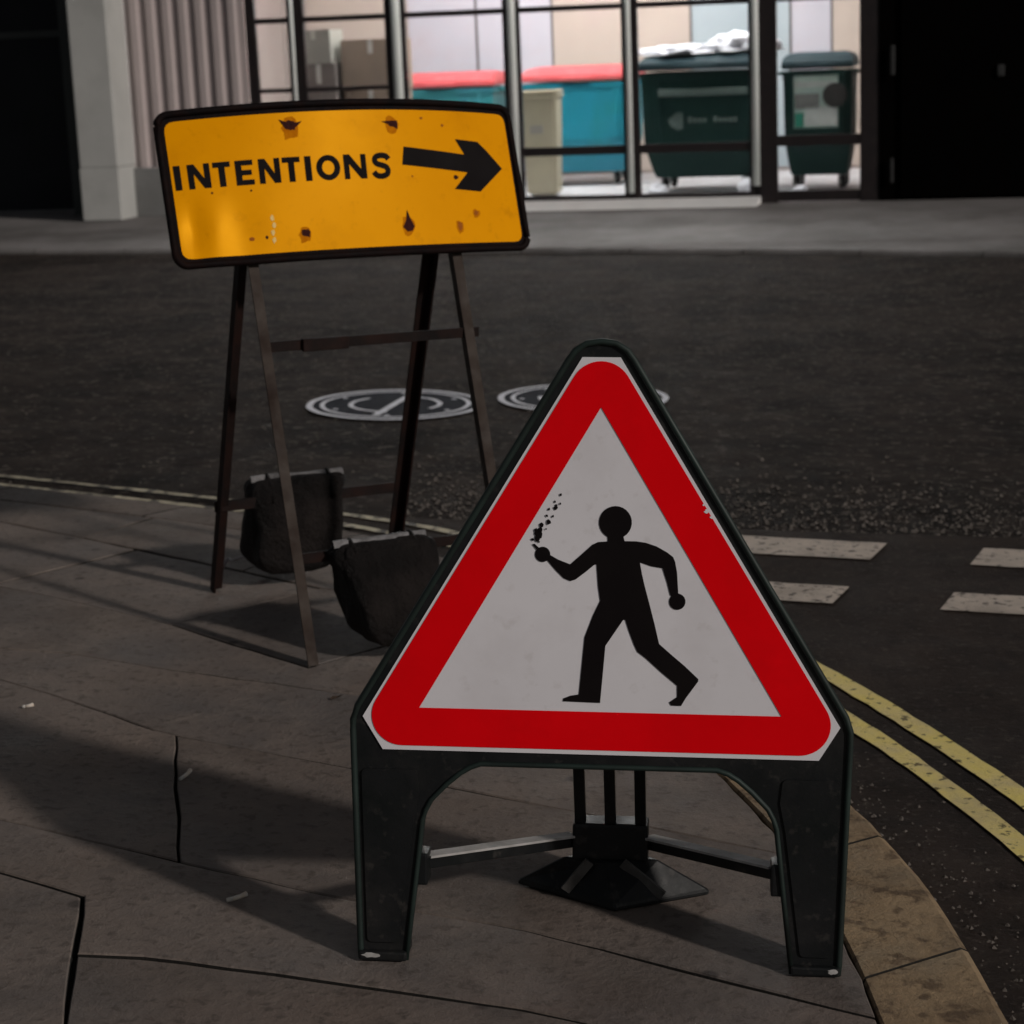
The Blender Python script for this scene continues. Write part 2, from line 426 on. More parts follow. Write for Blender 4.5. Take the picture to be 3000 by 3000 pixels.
def catmull(P, n):
    out = []
    for i in range(len(P) - 1):
        p0, p1, p2, p3 = (V(P[max(i - 1, 0)]), V(P[i]), V(P[i + 1]), V(P[min(i + 2, len(P) - 1)]))
        for k in range(n):
            t = k / n
            out.append(0.5 * ((2 * p1) + (-p0 + p2) * t + (2 * p0 - 5 * p1 + 4 * p2 - p3) * t * t + (-p0 + 3 * p1 - 3 * p2 + p3) * t ** 3))
    out.append(V(P[-1]))
    return out

def chaikin(P, n):
    P = [V(p) for p in P]
    for _ in range(n):
        Q = [P[0]]
        for a, b in zip(P[:-1], P[1:]):
            Q += [a.lerp(b, 0.25), a.lerp(b, 0.75)]
        P = Q + [P[-1]]
    return P

# kerb edge of the near street corner, walked from far left round to behind the camera
EDGE = chaikin([(-30, 20.42), (-14, 12.90), (-5, 8.65), (-1.9, 7.14), (-1.335, 6.86), (-0.904, 6.63), (-0.53, 6.38), (-0.155, 5.945), (0.16, 5.41),
                (0.39, 4.88), (0.555, 4.37), (0.665, 3.95), (0.727, 3.62), (0.752, 3.27), (0.757, 2.9), (0.757, 1.0), (0.757, -3.0), (0.757, -9.0)], 3)
def offset_line(P, d):
    """offset to the left-hand (road) side for d > 0"""
    out = []
    for i, p in enumerate(P):
        t = (P[min(i + 1, len(P) - 1)] - P[max(i - 1, 0)]).normalized()
        out.append(p + V((-t.y, t.x)) * d)
    return out
KIN = offset_line(EDGE, -0.212)

def ribbon(name, P, d0, d1, zoff, mat_, jag=0.0, step=0.06, lo=-16, hi=99):
    Q = [p for p in P if lo < p.x < hi]
    L = sum((Q[i + 1] - Q[i]).length for i in range(len(Q) - 1))
    n = int(L / step)
    acc, k, C = 0.0, 0, []
    for i in range(len(Q) - 1):
        l = (Q[i + 1] - Q[i]).length
        while k * step <= acc + l and k <= n:
            C.append(Q[i].lerp(Q[i + 1], (k * step - acc) / l)); k += 1
        acc += l
    sm = [C[0]] + [(C[i - 1] + C[i] * 2 + C[i + 1]) / 4 for i in range(1, len(C) - 1)] + [C[-1]]
    A, B = offset_line(sm, d0), offset_line(sm, d1)
    vs = []
    for i in range(len(sm)):
        t = (B[i] - A[i]).normalized()
        for q, sd_ in ((A[i], 3.1), (B[i], 8.7)):
            q = q + t * jag * noise.noise(V((q.x * 17, q.y * 17, sd_ + d0 * 9)))
            vs.append((q.x, q.y, gz(q.x, q.y) + zoff))
    fs = [(2 * i, 2 * i + 1, 2 * i + 3, 2 * i + 2) for i in range(len(sm) - 1)]
    return mesh(name, vs, fs, mat_)

# side road: a newer, smoother layer that starts at a straight joint in front of the give-way lines
sl = lambda x: 6.697 - 0.18 * (x - 0.778)
side_pts = [(x, sl(x) + 0.012 * noise.noise(V((x * 9, 0, 3)))) for x in [(-0.9 + i * 0.08) for i in range(90)]] + [(14, sl(14)), (14, -20)]
kk = [p for p in offset_line(EDGE, -0.05) if p.y < 6.4]
bm = bmesh.new()
rows = []
yy = -20.0
def kerb_x(y):
    best = None
    for i in range(len(EDGE) - 1):
        a, b = EDGE[i], EDGE[i + 1]
        if (a.y - y) * (b.y - y) <= 0 and a.y != b.y:
            t = (y - a.y) / (b.y - a.y)
            best = a.x + (b.x - a.x) * t
    return best if best is not None else 0.755
ylist = [-20, -10, -4] + [i * 0.4 for i in range(0, 15)]
cols = 40
vs, fs = [], []
for y in ylist:
    x0 = kerb_x(y) - 0.04
    for i in range(cols + 1):
        x = x0 + (14 - x0) * (i / cols) ** 1.6
        vs.append((x, y, gz(x, y) + ROAD + 0.006))
xl = [kerb_x(6.0) - 0.04 + (14 - kerb_x(6.0)) * (i / cols) ** 1.6 for i in range(cols + 1)]
for k in (0.5, 1.0):
    for i in range(cols + 1):
        x = xl[i] - 0.35 * k * (1 - i / cols)
        y = 5.6 + (sl(x) - 5.6) * k + (0.01 * noise.noise(V((x * 11, 1, 1))) if k == 1.0 else 0)
        vs.append((x, y, gz(x, y) + ROAD + 0.006))
nr = len(ylist) + 2
for j in range(nr - 1):
    for i in range(cols):
        a = j * (cols + 1) + i
        fs.append((a, a + 1, a + cols + 2, a + cols + 1))
tag(mesh('side_road', vs, fs, MT['asphalt2']), kind='structure')

# double yellow lines round the corner (0.05 m wide)
MT['worn_line'] = mat('worn_yellow_paint', (0.62, 0.56, 0.40), (0.40, 0.35, 0.25), scale=10, rough=0.6, bump=0.4, bscale=90, spec=0.3, speck=(0.05, 0.045, 0.04), speck_scale=20, speck_amt=0.9, sp=(0.5, 0.58), stain=(0.12, 0.10, 0.08), stain_scale=3, stain_amt=0.8)
tag(ribbon('yellow_line', EDGE, 0.292, 0.350, ROAD + 0.0105, MT['yellow_line'], jag=0.006, lo=0.1), kind='structure')
for d0_, d1_ in ((0.300, 0.335), (0.432, 0.468)):
    tag(ribbon('worn_yellow_line', EDGE, d0_, d1_, ROAD + 0.0105, MT['worn_line'], jag=0.014, hi=0.12), kind='structure')
tag(ribbon('yellow_line', EDGE, 0.420, 0.480, ROAD + 0.0105, MT['yellow_line'], jag=0.006, lo=0.1), kind='structure')

# give-way dashes: two rows, slanted ends
def quad_patch(name, P, zoff, mat_, seg=10):
    vs, fs = [], []
    for j in range(2):
        a, b = (P[0], P[1]) if j == 0 else (P[3], P[2])
        for i in range(seg + 1):
            q = V(a).lerp(V(b), i / seg)
            jx = 0.005 * noise.noise(V((q.x * 23, q.y * 23, 5)))
            vs.append((q.x + jx, q.y + jx, gz(q.x, q.y) + zoff))
    for i in range(seg):
        fs.append((i, i + 1, seg + 2 + i, seg + 1 + i))
    return tag(mesh(name, vs, fs, mat_), kind='structure')
ed = V((0.968, -0.252))
for (top_end, sk) in (((1.217, 6.465), V((-0.094, -0.213))), ((1.003, 5.924), V((-0.082, -0.187)))):
    for k in range(-1, 5):
        b = V(top_end) + ed * (k * 0.905)
        a = b - ed * 0.60
        if a.x < 0.25 and k < 0: a = b - ed * 0.35
        if b.x < 0.2: continue
        quad_patch('give_way_dash', [a, b, b + sk, a + sk], ROAD + 0.0105, MT['white_line'])

# ------------------------------------------------------------------ near pavement: bed, stone flags, kerb stones
def clip_half(poly, a, b):
    """keep the part of poly to the right of a->b"""
    out = []
    d = b - a
    side = lambda p: d.x * (p.y - a.y) - d.y * (p.x - a.x)
    for i in range(len(poly)):
        p, q = poly[i], poly[(i + 1) % len(poly)]
        sp, sq = side(p), side(q)
        if sp <= 0: out.append(p)
        if (sp < 0 < sq) or (sq < 0 < sp):
            out.append(p.lerp(q, sp / (sp - sq)))
    return out
def area(P):
    return 0.5 * sum(P[i].x * P[(i + 1) % len(P)].y - P[(i + 1) % len(P)].x * P[i].y for i in range(len(P)))
def clean(P, eps=0.004):
    out = []
    for p in P:
        if not out or (p - out[-1]).length > eps: out.append(p)
    if len(out) > 1 and (out[0] - out[-1]).length < eps: out.pop()
    return out
def inset(P, d):
    n = len(P)
    out = []
    for i in range(n):
        p = P[i]
        e1 = (p - P[i - 1]).normalized()
        e2 = (P[(i + 1) % n] - p).normalized()
        n1, n2 = V((-e1.y, e1.x)), V((-e2.y, e2.x))
        m = n1 + n2
        m = m / max(0.35, m.length_squared / 2) if m.length > 1e-6 else n1
        out.append(p + m * d)
    return out

# the sheet under flags and kerb
bedpts = [p for p in offset_line(EDGE, -0.03)] + [V((-12, -9)), V((-30, 5))]
tris = poly_tris(bedpts)
bedv = [(p.x, p.y, gz(p.x, p.y) - 0.030) for p in bedpts]
pav = empty('pavement')
tag(pav, kind='structure')
bm = bmesh.new()
bxs = [-30 + i * 1.0 for i in range(32)]
# bed as a finer grid clipped by the kerb line
def inside_ok(x, y):
    for i in range(len(EDGE) - 1):
        a, b = EDGE[i], EDGE[i + 1]
        d = b - a
        if d.x * (y - a.y) - d.y * (x - a.x) > -0.04 * d.length: return False
    return True
cell = 0.5
for ix in range(-60, 4):
    for iy in range(-18, 42):
        P = [V((ix * cell, iy * cell)), V(((ix + 1) * cell, iy * cell)), V(((ix + 1) * cell, (iy + 1) * cell)), V((ix * cell, (iy + 1) * cell))]
        if not all(inside_ok(p.x, p.y) for p in P):
            for i in range(0, len(EDGE) - 1):
                a, b = EDGE[i], EDGE[i + 1]
                t = (b - a).normalized()
                P = clip_half(P, a - V((-t.y, t.x)) * 0.05, b - V((-t.y, t.x)) * 0.05)
                if len(P) < 3: break
            if len(P) < 3: continue
        try: bm.faces.new([bm.verts.new((p.x, p.y, gz(p.x, p.y) - 0.024)) for p in P])
        except ValueError: pass
bmobj('bed', bm, MT['bed'], pav)

def flag(P, joint=0.006, name='paving_flag'):
    P = [V(p) for p in P]
    if area(P) < 0: P.reverse()
    for i in range(len(KIN) - 1):
        if (KIN[i + 1] - KIN[i]).length < 1e-6: continue
        P = clip_half(P, KIN[i], KIN[i + 1])
        if len(P) < 3: return
    P = clean(P)
    if len(P) < 3 or area(P) < 0.01: return
    # finer, slightly ragged edges
    Q = []
    for i in range(len(P)):
        a, b = P[i], P[(i + 1) % len(P)]
        n = max(1, int((b - a).length / 0.07))
        for k in range(n): Q.append(a.lerp(b, k / n))
    o1 = inset(Q, joint)
    o1 = [q.lerp(p, max(0.2, min(1.25, 0.62 + 0.9 * noise.noise(V((q.x * 2.3, q.y * 2.3, 11)))))) for q, p in zip(Q, o1)]
    o1 = [p + V((noise.noise(V((p.x * 13, p.y * 13, 2))), noise.noise(V((p.x * 13, p.y * 13, 7))))) * 0.006 for p in o1]
    o2 = inset(o1, 0.0025)
    lift = random.uniform(-0.0015, 0.0015)
    tx, ty = random.uniform(-0.002, 0.002), random.uniform(-0.002, 0.002)
    c = sum(P, V((0, 0))) / len(P)
    def z(p): return gz(p.x, p.y) + lift + (p.x - c.x) * tx + (p.y - c.y) * ty
    tr = poly_tris(o2)
    n = len(Q)
    vs = [(p.x, p.y, z(p)) for p in o2] + [(p.x, p.y, z(p) - 0.003) for p in o1] + [(p.x, p.y, z(p) - 0.045) for p in o1]
    fs = [tuple(t) for t in tr] + [(i, i + n, (i + 1) % n + n, (i + 1) % n) for i in range(n)] + [(i + n, i + 2 * n, (i + 1) % n + 2 * n, (i + 1) % n + n) for i in range(n)]
    bm = bmesh.new()
    bv = [bm.verts.new(v) for v in vs]
    for f in fs:
        try: bm.faces.new([bv[i] for i in f])
        except ValueError: pass
    o = bmobj(name, bm, MT['flag'], pav)
    o.data.materials.append(MT['bed'])                    # grime on the buried sides
    for pg in o.data.polygons:
        if abs(pg.normal.z) < 0.3: pg.material_index = 1
    return o

R2 = [(-2.3, 4.62), (-1.6, 4.19), (-1.045, 3.854), (-0.729, 3.669), (-0.574, 3.583), (-0.304, 3.436)]
R2b = [(-0.304, 3.436), (-0.001, 3.305), (0.244, 3.15), (0.339, 3.089), (0.75, 2.84)]
A_ = [(-2.1, 4.22), (-1.5, 3.88), (-0.981, 3.584), (-0.803, 3.474)]
AV = [(-0.803, 3.474), (-0.773, 3.227), (-0.737, 2.971), (-0.66, 2.45)]
R1a = [(-0.773, 3.227), (-0.653, 3.217), (-0.427, 3.147), (-0.30, 3.106)]
R1b = [(-0.30, 3.106), (-0.015, 3.009), (0.043, 2.978), (0.3, 2.87), (0.75, 2.70)]
Bv = [(-0.772, 4.360), (-0.735, 4.12), (-0.690, 3.86), (-0.654, 3.628)]
C_ = [(-2.4, 5.62), (-1.7, 5.12), (-1.188, 4.725), (-1.048, 4.608), (-0.827, 4.397), (-0.772, 4.36)]
Cx = [(-0.772, 4.36), (-0.33, 4.12), (0.05, 3.90), (0.55, 3.60)]
D_ = [(-2.4, 5.42), (-1.294, 5.039), (-1.153, 5.002), (-0.956, 4.899), (-0.842, 4.844), (-0.604, 4.738)]
Dx = [(-0.604, 4.738), (-0.3, 4.60), (0.0, 4.46), (0.6, 4.16)]
E_ = [(-2.3, 6.22), (-1.288, 5.543), (-1.068, 5.378), (-0.92, 5.255), (-0.52, 4.858)]
E2 = [(-0.52, 4.858), (-0.362, 5.018), (-0.1, 5.30), (0.25, 5.68)]
rv = lambda L: list(reversed(L))
C_l = [(-2.4, 5.62), (-1.7, 5.12)] 
flag(R2 + R2b[1:] + rv(R1b) + rv(R1a)[1:] + [(-0.803, 3.474)] + rv(A_)[1:])                      # stone with the notched corner
flag(A_ + AV[1:] + [(-2.1, 2.6)])
flag(R1a + R1b[1:] + [(0.75, 2.2), (-0.62, 2.2), (-0.66, 2.45), (-0.737, 2.971)])
flag([(-1.75, 5.157), (-1.7, 5.12)] + C_[2:] + Bv[1:] + [(-0.729, 3.669), (-1.045, 3.854), (-1.6, 4.19), (-2.3, 4.62)], 0.005)
flag(Cx + [(0.75, 2.84), (0.339, 3.089), (0.244, 3.15), (-0.001, 3.305), (-0.304, 3.436), (-0.574, 3.583)] + rv(Bv), 0.005)
flag([(-1.75, 5.157), (-1.7, 5.2)] + D_[1:] + Dx[1:] + [(0.75, 3.5)] + rv(Cx) + rv(C_)[1:5], 0.004)
flag(E_ + E2[1:] + [(0.7, 5.0), (0.6, 4.16)] + rv(Dx)[1:] + rv(D_)[1:-1] + [(-2.3, 5.40)], 0.006)
E3 = [(-3.0, 7.5), (-1.9, 6.68), (-1.15, 6.10), (-0.55, 5.62), (-0.1, 5.30)]
flag([(-2.3, 6.22), (-1.5, 5.685), (-1.15, 6.10), (-1.9, 6.68), (-2.6, 7.2)])
flag([(-1.5, 5.685), (-1.288, 5.543), (-1.068, 5.378), (-0.92, 5.255), (-0.55, 5.62), (-1.15, 6.10)], 0.007)
flag([(-0.92, 5.255), (-0.52, 4.858), (-0.362, 5.018), (-0.1, 5.30), (-0.55, 5.62)], 0.005)
flag([(-0.1, 5.30), (0.25, 5.68), (0.0, 6.2), (-0.55, 6.3), (-0.80, 5.82), (-0.55, 5.62)])
flag([(-1.9, 6.68), (-1.35, 6.255), (-0.9, 7.0), (-2.0, 7.4)])
flag([(-1.35, 6.255), (-0.80, 5.82), (-0.5, 6.3), (-0.9, 6.9)])
flag([(-2.6, 7.2), (-1.9, 6.68), (-2.0, 7.4), (-2.5, 7.9)])
# flags beyond the frame edge, in plain courses
for j in range(7):
    for i in range(4):
        x1 = -2.3 - i * 0.9
        flag([(x1 - 0.9, 6.6 - j * 0.75 + 0.55 * (i + 1)), (x1, 6.05 - j * 0.75 + 0.55 * (i + 1) - 0.0), (x1, 5.3 - j * 0.75 + 0.55 * (i + 1)), (x1 - 0.9, 5.85 - j * 0.75 + 0.55 * (i + 1))])
for j in range(4):
    for i in range(3):
        flag([(0.75 - i * 0.95 - 0.95, 2.18 - j * 0.62), (0.75 - i * 0.95, 2.18 - j * 0.62), (0.75 - i * 0.95, 1.56 - j * 0.62), (0.75 - i * 0.95 - 0.95, 1.56 - j * 0.62)])

# kerb stones
def along(P, s):
    acc = 0
    for i in range(len(P) - 1):
        l = (P[i + 1] - P[i]).length
        if acc + l >= s: return P[i].lerp(P[i + 1], (s - acc) / l)
        acc += l
    return P[-1]
def length(P): return sum((P[i + 1] - P[i]).length for i in range(len(P) - 1))
kerb = tag(empty('kerb'), kind='structure')
i0 = next(i for i, p in enumerate(EDGE) if p.x > -7)
EP = EDGE[i0:]
KP = KIN[i0:]
LE, LK = length(EP), length(KP)
def kerb_stone(s0, s1, outer, inner, LO, LI, zt, parent, mat_, depth=0.14):
    m = 8
    g = 0.004
    prof = []
    bm = bmesh.new()
    rings = []
    for k in range(m + 1):
        s = s0 + g + (s1 - s0 - 2 * g) * k / m
        po = along(outer, s)
        pi = along(inner, s / LO * LI)
        w = pi - po
        j = 0.004 * noise.noise(V((po.x * 9, po.y * 9, 1)))
        ring = []
        for t, dz in ((0.0, -depth), (0.0, -0.022), (0.03, -0.010), (0.09, -0.0015), (0.5, 0.001), (0.965, 0.0), (0.985, -0.006), (0.985, -depth)):
            p = po + w * t
            zz = zt(p.x, p.y) + dz + (0.0025 * noise.noise(V((p.x * 14, p.y * 14, 4))) if 0.02 < t < 0.97 else 0)
            ring.append(bm.verts.new((p.x + (j if t < 0.1 else 0), p.y, zz)))
        rings.append(ring)
    n = len(rings[0])
    for a in range(m):
        for b in range(n):
            bm.faces.new([rings[a][b], rings[a][(b + 1) % n], rings[a + 1][(b + 1) % n], rings[a + 1][b]])
    caps = [bm.faces.new(rings[0]), bm.faces.new(rings[-1])]
    for f_ in caps: f_.material_index = 1
    o = bmobj('kerb_stone', bm, mat_, parent)
    o.data.materials.append(MT['bed'])
    return o
# stone joints: one falls where the photo shows it, beside the sign's right foot
def arc_at(P, y):
    acc = 0
    for i in range(len(P) - 1):
        if P[i].y >= y >= P[i + 1].y: return acc + (P[i + 1] - P[i]).length * (P[i].y - y) / (P[i].y - P[i + 1].y)
        acc += (P[i + 1] - P[i]).length
    return acc
sj = arc_at(EP, 3.228)
sj2 = arc_at(EP, 3.74)
cuts = sorted([sj, sj2] + [sj + 0.78 * i for i in range(1, 13)] + [sj2 - 0.62 - 0.74 * i for i in range(int((sj2 - 0.7) / 0.74))] )
cuts = [c for c in cuts if 0 <= c <= LE]
for a, b in zip(cuts[:-1], cuts[1:]):
    kerb_stone(a, b, EP, KP, LE, LK, gz, kerb, MT['kerb'] if along(EP, (a + b) / 2).x > -0.1 else MT['flag'])

# ------------------------------------------------------------------ far pavement with its kerb
FK = chaikin([(-40, 32), (-12, 20.9), (-4.2, 17.8), (0.08, 16.15), (3.4, 14.6), (6.5, 12.6), (9.5, 9.0), (11, 4.0), (11.3, -20)], 3)
fp = []
bm = bmesh.new()
FB = offset_line(FK, 2.3)                              # the walk falls 65 mm from here to the kerb
bv0 = [bm.verts.new((p.x, p.y, -0.065)) for p in FK]
bv1 = [bm.verts.new((p.x, p.y, 0.0)) for p in FB]
for i in range(len(FK) - 1):
    bm.faces.new([bv0[i], bv0[i + 1], bv1[i + 1], bv1[i]])
far_pts = FB + [V((40, -20)), V((40, 30)), V((-40, 45))]
bv = bv1 + [bm.verts.new((p.x, p.y, 0.0)) for p in far_pts[len(FB):]]
for t in poly_tris(far_pts):
    try: bm.faces.new([bv[i] for i in t])
    except ValueError: pass
tag(bmobj('far_pavement', bm, MT['farpave']), kind='structure')
fk = tag(empty('far_kerb'), kind='structure')
FI = offset_line(FK, 0.15)
FO = offset_line(FK, -0.01)
LF, LG = length(FO), length(FI)
s = 18.0
while s < LF - 20:
    kerb_stone(s, s + 0.9, FO, FI, LF, LG, lambda x, y: -0.060, fk, MT['farpave'], 0.3)
    s += 0.9

# ------------------------------------------------------------------ painted manhole covers on the road
def ring_patch(bm, c, ra, rb, a0, a1, z, seg):
    vs = []
    for k in range(seg + 1):
        a = math.radians(a0 + (a1 - a0) * k / seg)
        j = 0.003 * noise.noise(V((math.cos(a) * 6, math.sin(a) * 6, ra * 9)))
        for r in (ra + j, rb + j):
            x, y = c[0] + r * math.cos(a), c[1] + r * math.sin(a)
            vs.append(bm.verts.new((x, y, gz(x, y) + z)))
    for k in range(seg):
        bm.faces.new([vs[2 * k], vs[2 * k + 1], vs[2 * k + 3], vs[2 * k + 2]])
def manhole(c, R, rot, label):
    e = empty('manhole_cover', loc=(0, 0, 0))
    tag(e, label, 'manhole cover', 'round covers outlined in white on the road')
    bm = bmesh.new()
    ring_patch(bm, c, 0.0005, R * 0.985, 0, 360, ROAD + 0.004, 48)
    bmobj('cover_plate', bm, MT['cover'], e)
    for ra, rb in ((0.925, 1.0), (0.795, 0.85)):
        bm = bmesh.new()
        ring_patch(bm, c, R * ra, R * rb, 0, 360, ROAD + 0.009, 64)
        bmobj('painted_ring', bm, MT['chalk'], e)
    for a0, a1 in ((128, 262), (-38, 62)):
        bm = bmesh.new()
        ring_patch(bm, c, R * 0.47, R * 0.53, a0 + rot, a1 + rot, ROAD + 0.009, 28)
        bmobj('painted_arc', bm, MT['chalk'], e)
    d = V((math.cos(math.radians(76 + rot)), math.sin(math.radians(76 + rot))))
    nrm = V((-d.y, d.x)) * R * 0.045
    a, b = V(c) - d * R * 0.76, V(c) + d * R * 0.55
    vs = [(p.x, p.y, gz(p.x, p.y) + ROAD + 0.0115) for p in (a - nrm, b - nrm, b + nrm, a + nrm)]
    mesh('painted_bar', vs, [(0, 1, 2, 3)], MT['chalk'], e)
    for q in range(6):                                   # lifting keyholes and worn paint patches
        bm = bmesh.new()
        a = rot + 25 + q * 60
        p = V(c) + V((math.cos(math.radians(a)), math.sin(math.radians(a)))) * R * 0.72
        ring_patch(bm, p, 0.0005, R * 0.035, 0, 360, ROAD + 0.009, 10)
        bmobj('keyhole_mark', bm, MT['chalk'], e)
manhole((-0.51, 9.20), 0.405, 0, 'round iron cover ringed in white paint, on the road beyond the yellow sign')
manhole((0.35, 9.34), 0.395, 40, 'round iron cover ringed in white paint, on the road beyond the red triangle sign')

# ================================================================== FAR BUILDING (local frame: s along the front, b back into it, z up)
psi = math.atan(0.24)
FM = Matrix(((math.cos(psi), math.sin(psi), 0, 0.24), (-math.sin(psi), math.cos(psi), 0, 19.3), (0, 0, 1, 0), (0, 0, 0, 1)))
def fempty(name, s=0.0, b=0.0, z=0.0, turn=0.0):
    return empty(name, FM @ Matrix.Translation((s, b, z)) @ Matrix.Rotation(turn, 4, 'Z'))
def fbox(name, s0, s1, b0, b1, z0, z1, mat_, parent=None, bev=0.0):
    o = box(name, s0, s1, b0, b1, z0, z1, mat_, parent, bev)
    if parent is None: o.matrix_world = FM
    return o

# bin store shell
store = fempty('bin_store')
tag(store, 'brightly lit bin store with beige walls behind the glazed front', 'building')
fbox('back_wall', -4.0, 3.30, 4.4, 4.6, 0, 3.2, MT['wall_in'], store)
fbox('side_wall', 3.09, 3.25, 0.06, 4.38, 0, 3.2, MT['wall_in'], store)
fbox('side_wall', -3.95, -3.80, 0.06, 4.38, 0, 3.2, MT['wall_in'], store)
fbox('ceiling', -4.0, 3.30, 0.06, 4.6, 3.203, 3.35, MT['ceiling'], store)
fbox('floor', -3.80, 3.09, 0.08, 4.4, 0.002, 0.012, MT['floor'], store)
for k, (s0, s1, m_) in enumerate(((-3.5, -2.35, 'panel_beige'), (-2.28, -1.50, 'panel_lilac'), (-1.47, -0.62, 'panel_lilac'), (-0.60, 0.95, 'panel_beige'), (0.98, 2.05, 'panel_blue'), (2.08, 2.5, 'panel_lilac'), (2.52, 3.05, 'panel_beige'))):
    fbox('wall_panel', s0, s1, 4.375, 4.398, 0.05, 3.1, MT[m_], store)
    fbox('seam_strip', s1 + 0.0, s1 + 0.025, 4.37, 4.396, 0.05, 3.1, MT['seam'], store)
for s, bk, over in ((-2.2, 0.95, 'before the cardboard boxes'), (-0.4, 0.95, 'before the beige tub'), (1.4, 0.95, 'before the green bin heaped with polythene'), (2.7, 0.95, 'before the bin with the poster'),
                    (-1.4, 2.2, 'over the teal bin, added to brighten the threshold'), (0.0, 2.2, 'over the blue bin, added to brighten the threshold'), (1.5, 2.2, 'over the green bin heaped with polythene, added to brighten the threshold')):  # rear row added to throw more light out over the threshold
    lt = fempty('ceiling_light', s, bk, 0)
    tag(lt, 'white fluorescent tube fitting under the ceiling ' + over, 'ceiling light', 'tube lights in the bin store')
    box('housing', -0.62, 0.62, -0.06, 0.06, 3.10, 3.20, MT['ceiling'], lt)
    bm = bmesh.new()
    tube(bm, [(-0.58, 0, 3.07), (0.58, 0, 3.07)], 0.03, 10)
    bmobj('tube', bm, MT['tube'], lt, True)

# outer walls
wl_ = fempty('building_wall')
tag(wl_, 'plain building wall above and beside the glazed bin store', 'wall')
fbox('upper_wall', -9.0, 3.25, -0.05, 0.20, 3.355, 6.5, MT['concrete2'], wl_)
fbox('plinth', -3.868, -2.66, -0.06, 0.05, 0.0, 0.47, MT['concrete2'], wl_, 0.01)
fbox('roof_slab', -9.0, 14.0, 0.21, 5.0, 3.36, 3.6, MT['concrete2'], wl_)
# corrugated sheet
bm = bmesh.new()
pitch, s0, s1 = 0.165, -3.868, -2.655
prof = []
s = s0
while s < s1 - 0.02:
    for ds, bb in ((0.0, 0.0), (0.055, 0.0), (0.075, -0.035), (0.135, -0.035), (0.155, 0.0)):
        if s + ds < s1: prof.append((s + ds, bb))
    s += pitch
prof.append((s1, 0.0))
lo = [bm.verts.new((p[0], p[1], 0.473)) for p in prof]
hi = [bm.verts.new((p[0], p[1], 3.35)) for p in prof]
for i in range(len(prof) - 1):
    bm.faces.new([lo[i], lo[i + 1], hi[i + 1], hi[i]])
o = bmobj('corrugated_cladding', bm, MT['corr'])
o.matrix_world = FM
tag(o, 'grey brown corrugated metal cladding beside the concrete pillar', 'cladding')
# concrete pillar
pl = fempty('pillar')
tag(pl, 'pale square concrete pillar beside the corrugated cladding', 'pillar')
fbox('shaft', -4.262, -3.873, -0.42, 0.3, 0.50, 3.35, MT['concrete'], pl, 0.012)
fbox('base', -4.268, -3.868, -0.428, 0.3, 0.0, 0.498, MT['concrete'], pl, 0.012)
# recessed dark doorway to the left
dd = fempty('recessed_doorway')
tag(dd, 'dark recessed doorway left of the concrete pillar', 'doorway')
fbox('door_leaf', -6.0, -4.72, 0.85, 0.93, 0.02, 3.3, MT['dark_door'], dd)
fbox('door_leaf', -7.3, -6.02, 0.85, 0.93, 0.02, 3.3, MT['dark_door'], dd)
fbox('jamb', -4.70, -4.27, 0.31, 0.95, 0.0, 3.35, MT['dark_jamb'], dd)
fbox('wall', -9.0, -7.32, 0.0, 0.95, 0.0, 3.35, MT['dark_door'], dd)
fbox('door_rail', -5.95, -4.78, 0.835, 0.848, 1.75, 1.82, MT['dark_jamb'], dd)
fbox('handle', -5.95, -5.91, 0.80, 0.848, 0.95, 1.25, MT['grey_fit'], dd)
# black frontage on the right
bw = fempty('black_frontage')
tag(bw, 'black painted frontage with closed doors right of the bin store', 'wall')
fbox('wall', 3.26, 14.0, -0.02, 0.30, 0.0, 6.5, MT['black_wall'], bw)
for k in range(4):
    fbox('door_leaf', 3.45 + k * 1.25, 4.66 + k * 1.25, -0.05, -0.023, 0.03, 2.4, MT['black_wall'], bw, 0.004)
fbox('handle', 3.36, 3.40, -0.08, -0.055, 1.10, 1.36, MT['grey_fit'], bw, 0.01)
fbox('handle', 3.36, 3.39, -0.08, -0.055, 0.16, 0.38, MT['grey_fit'], bw, 0.01)
fbox('lock_plate', 4.28, 4.34, -0.08, -0.055, 1.06, 1.16, MT['grey_fit'], bw, 0.01)

# glazed screen
gs = fempty('glazed_screen')
tag(gs, 'black framed glazed screen with pale posts across the lit bin store', 'window')
POSTS = [(-2.645, -2.552, None), (-2.232, -2.072, (-2.205, -2.165)), (-1.276, -1.082, (-1.212, -1.122)), (-0.152, 0.003, (-0.108, -0.030)), (0.950, 1.098, (0.982, 1.038)), (2.102, 2.355, (2.128, 2.196))]
for (a, b, c) in POSTS:
    if c:
        fbox('stile', a, c[0] - 0.002, -0.01, 0.055, 0.0, 3.2, MT['frame_black'], gs, 0.004)
        fbox('stile', c[1] + 0.002, b, -0.01, 0.055, 0.0, 3.2, MT['frame_black'], gs, 0.004)
        r = (c[1] - c[0]) / 2
        bm = bmesh.new()
        tube(bm, [((c[0] + c[1]) / 2, -0.01, 0.12 if a < 2 else 0.16), ((c[0] + c[1]) / 2, -0.01, 3.2)], r, 14)
        bmobj('post', bm, MT['post'], gs, True)
        bm = bmesh.new()
        bx(bm, c[0], c[1], 0.03, 0.05, 0.0, 3.2)
        bmobj('backing', bm, MT['frame_black'], gs)
    else:
        fbox('stile', a, b, -0.01, 0.055, 0.0, 3.2, MT['frame_black'], gs, 0.004)
fbox('stile', 3.09, 3.258, -0.01, 0.055, 0.0, 3.2, MT['frame_black'], gs, 0.004)
fbox('head', -2.645, 3.258, -0.012, 0.057, 3.203, 3.35, MT['frame_black'], gs)
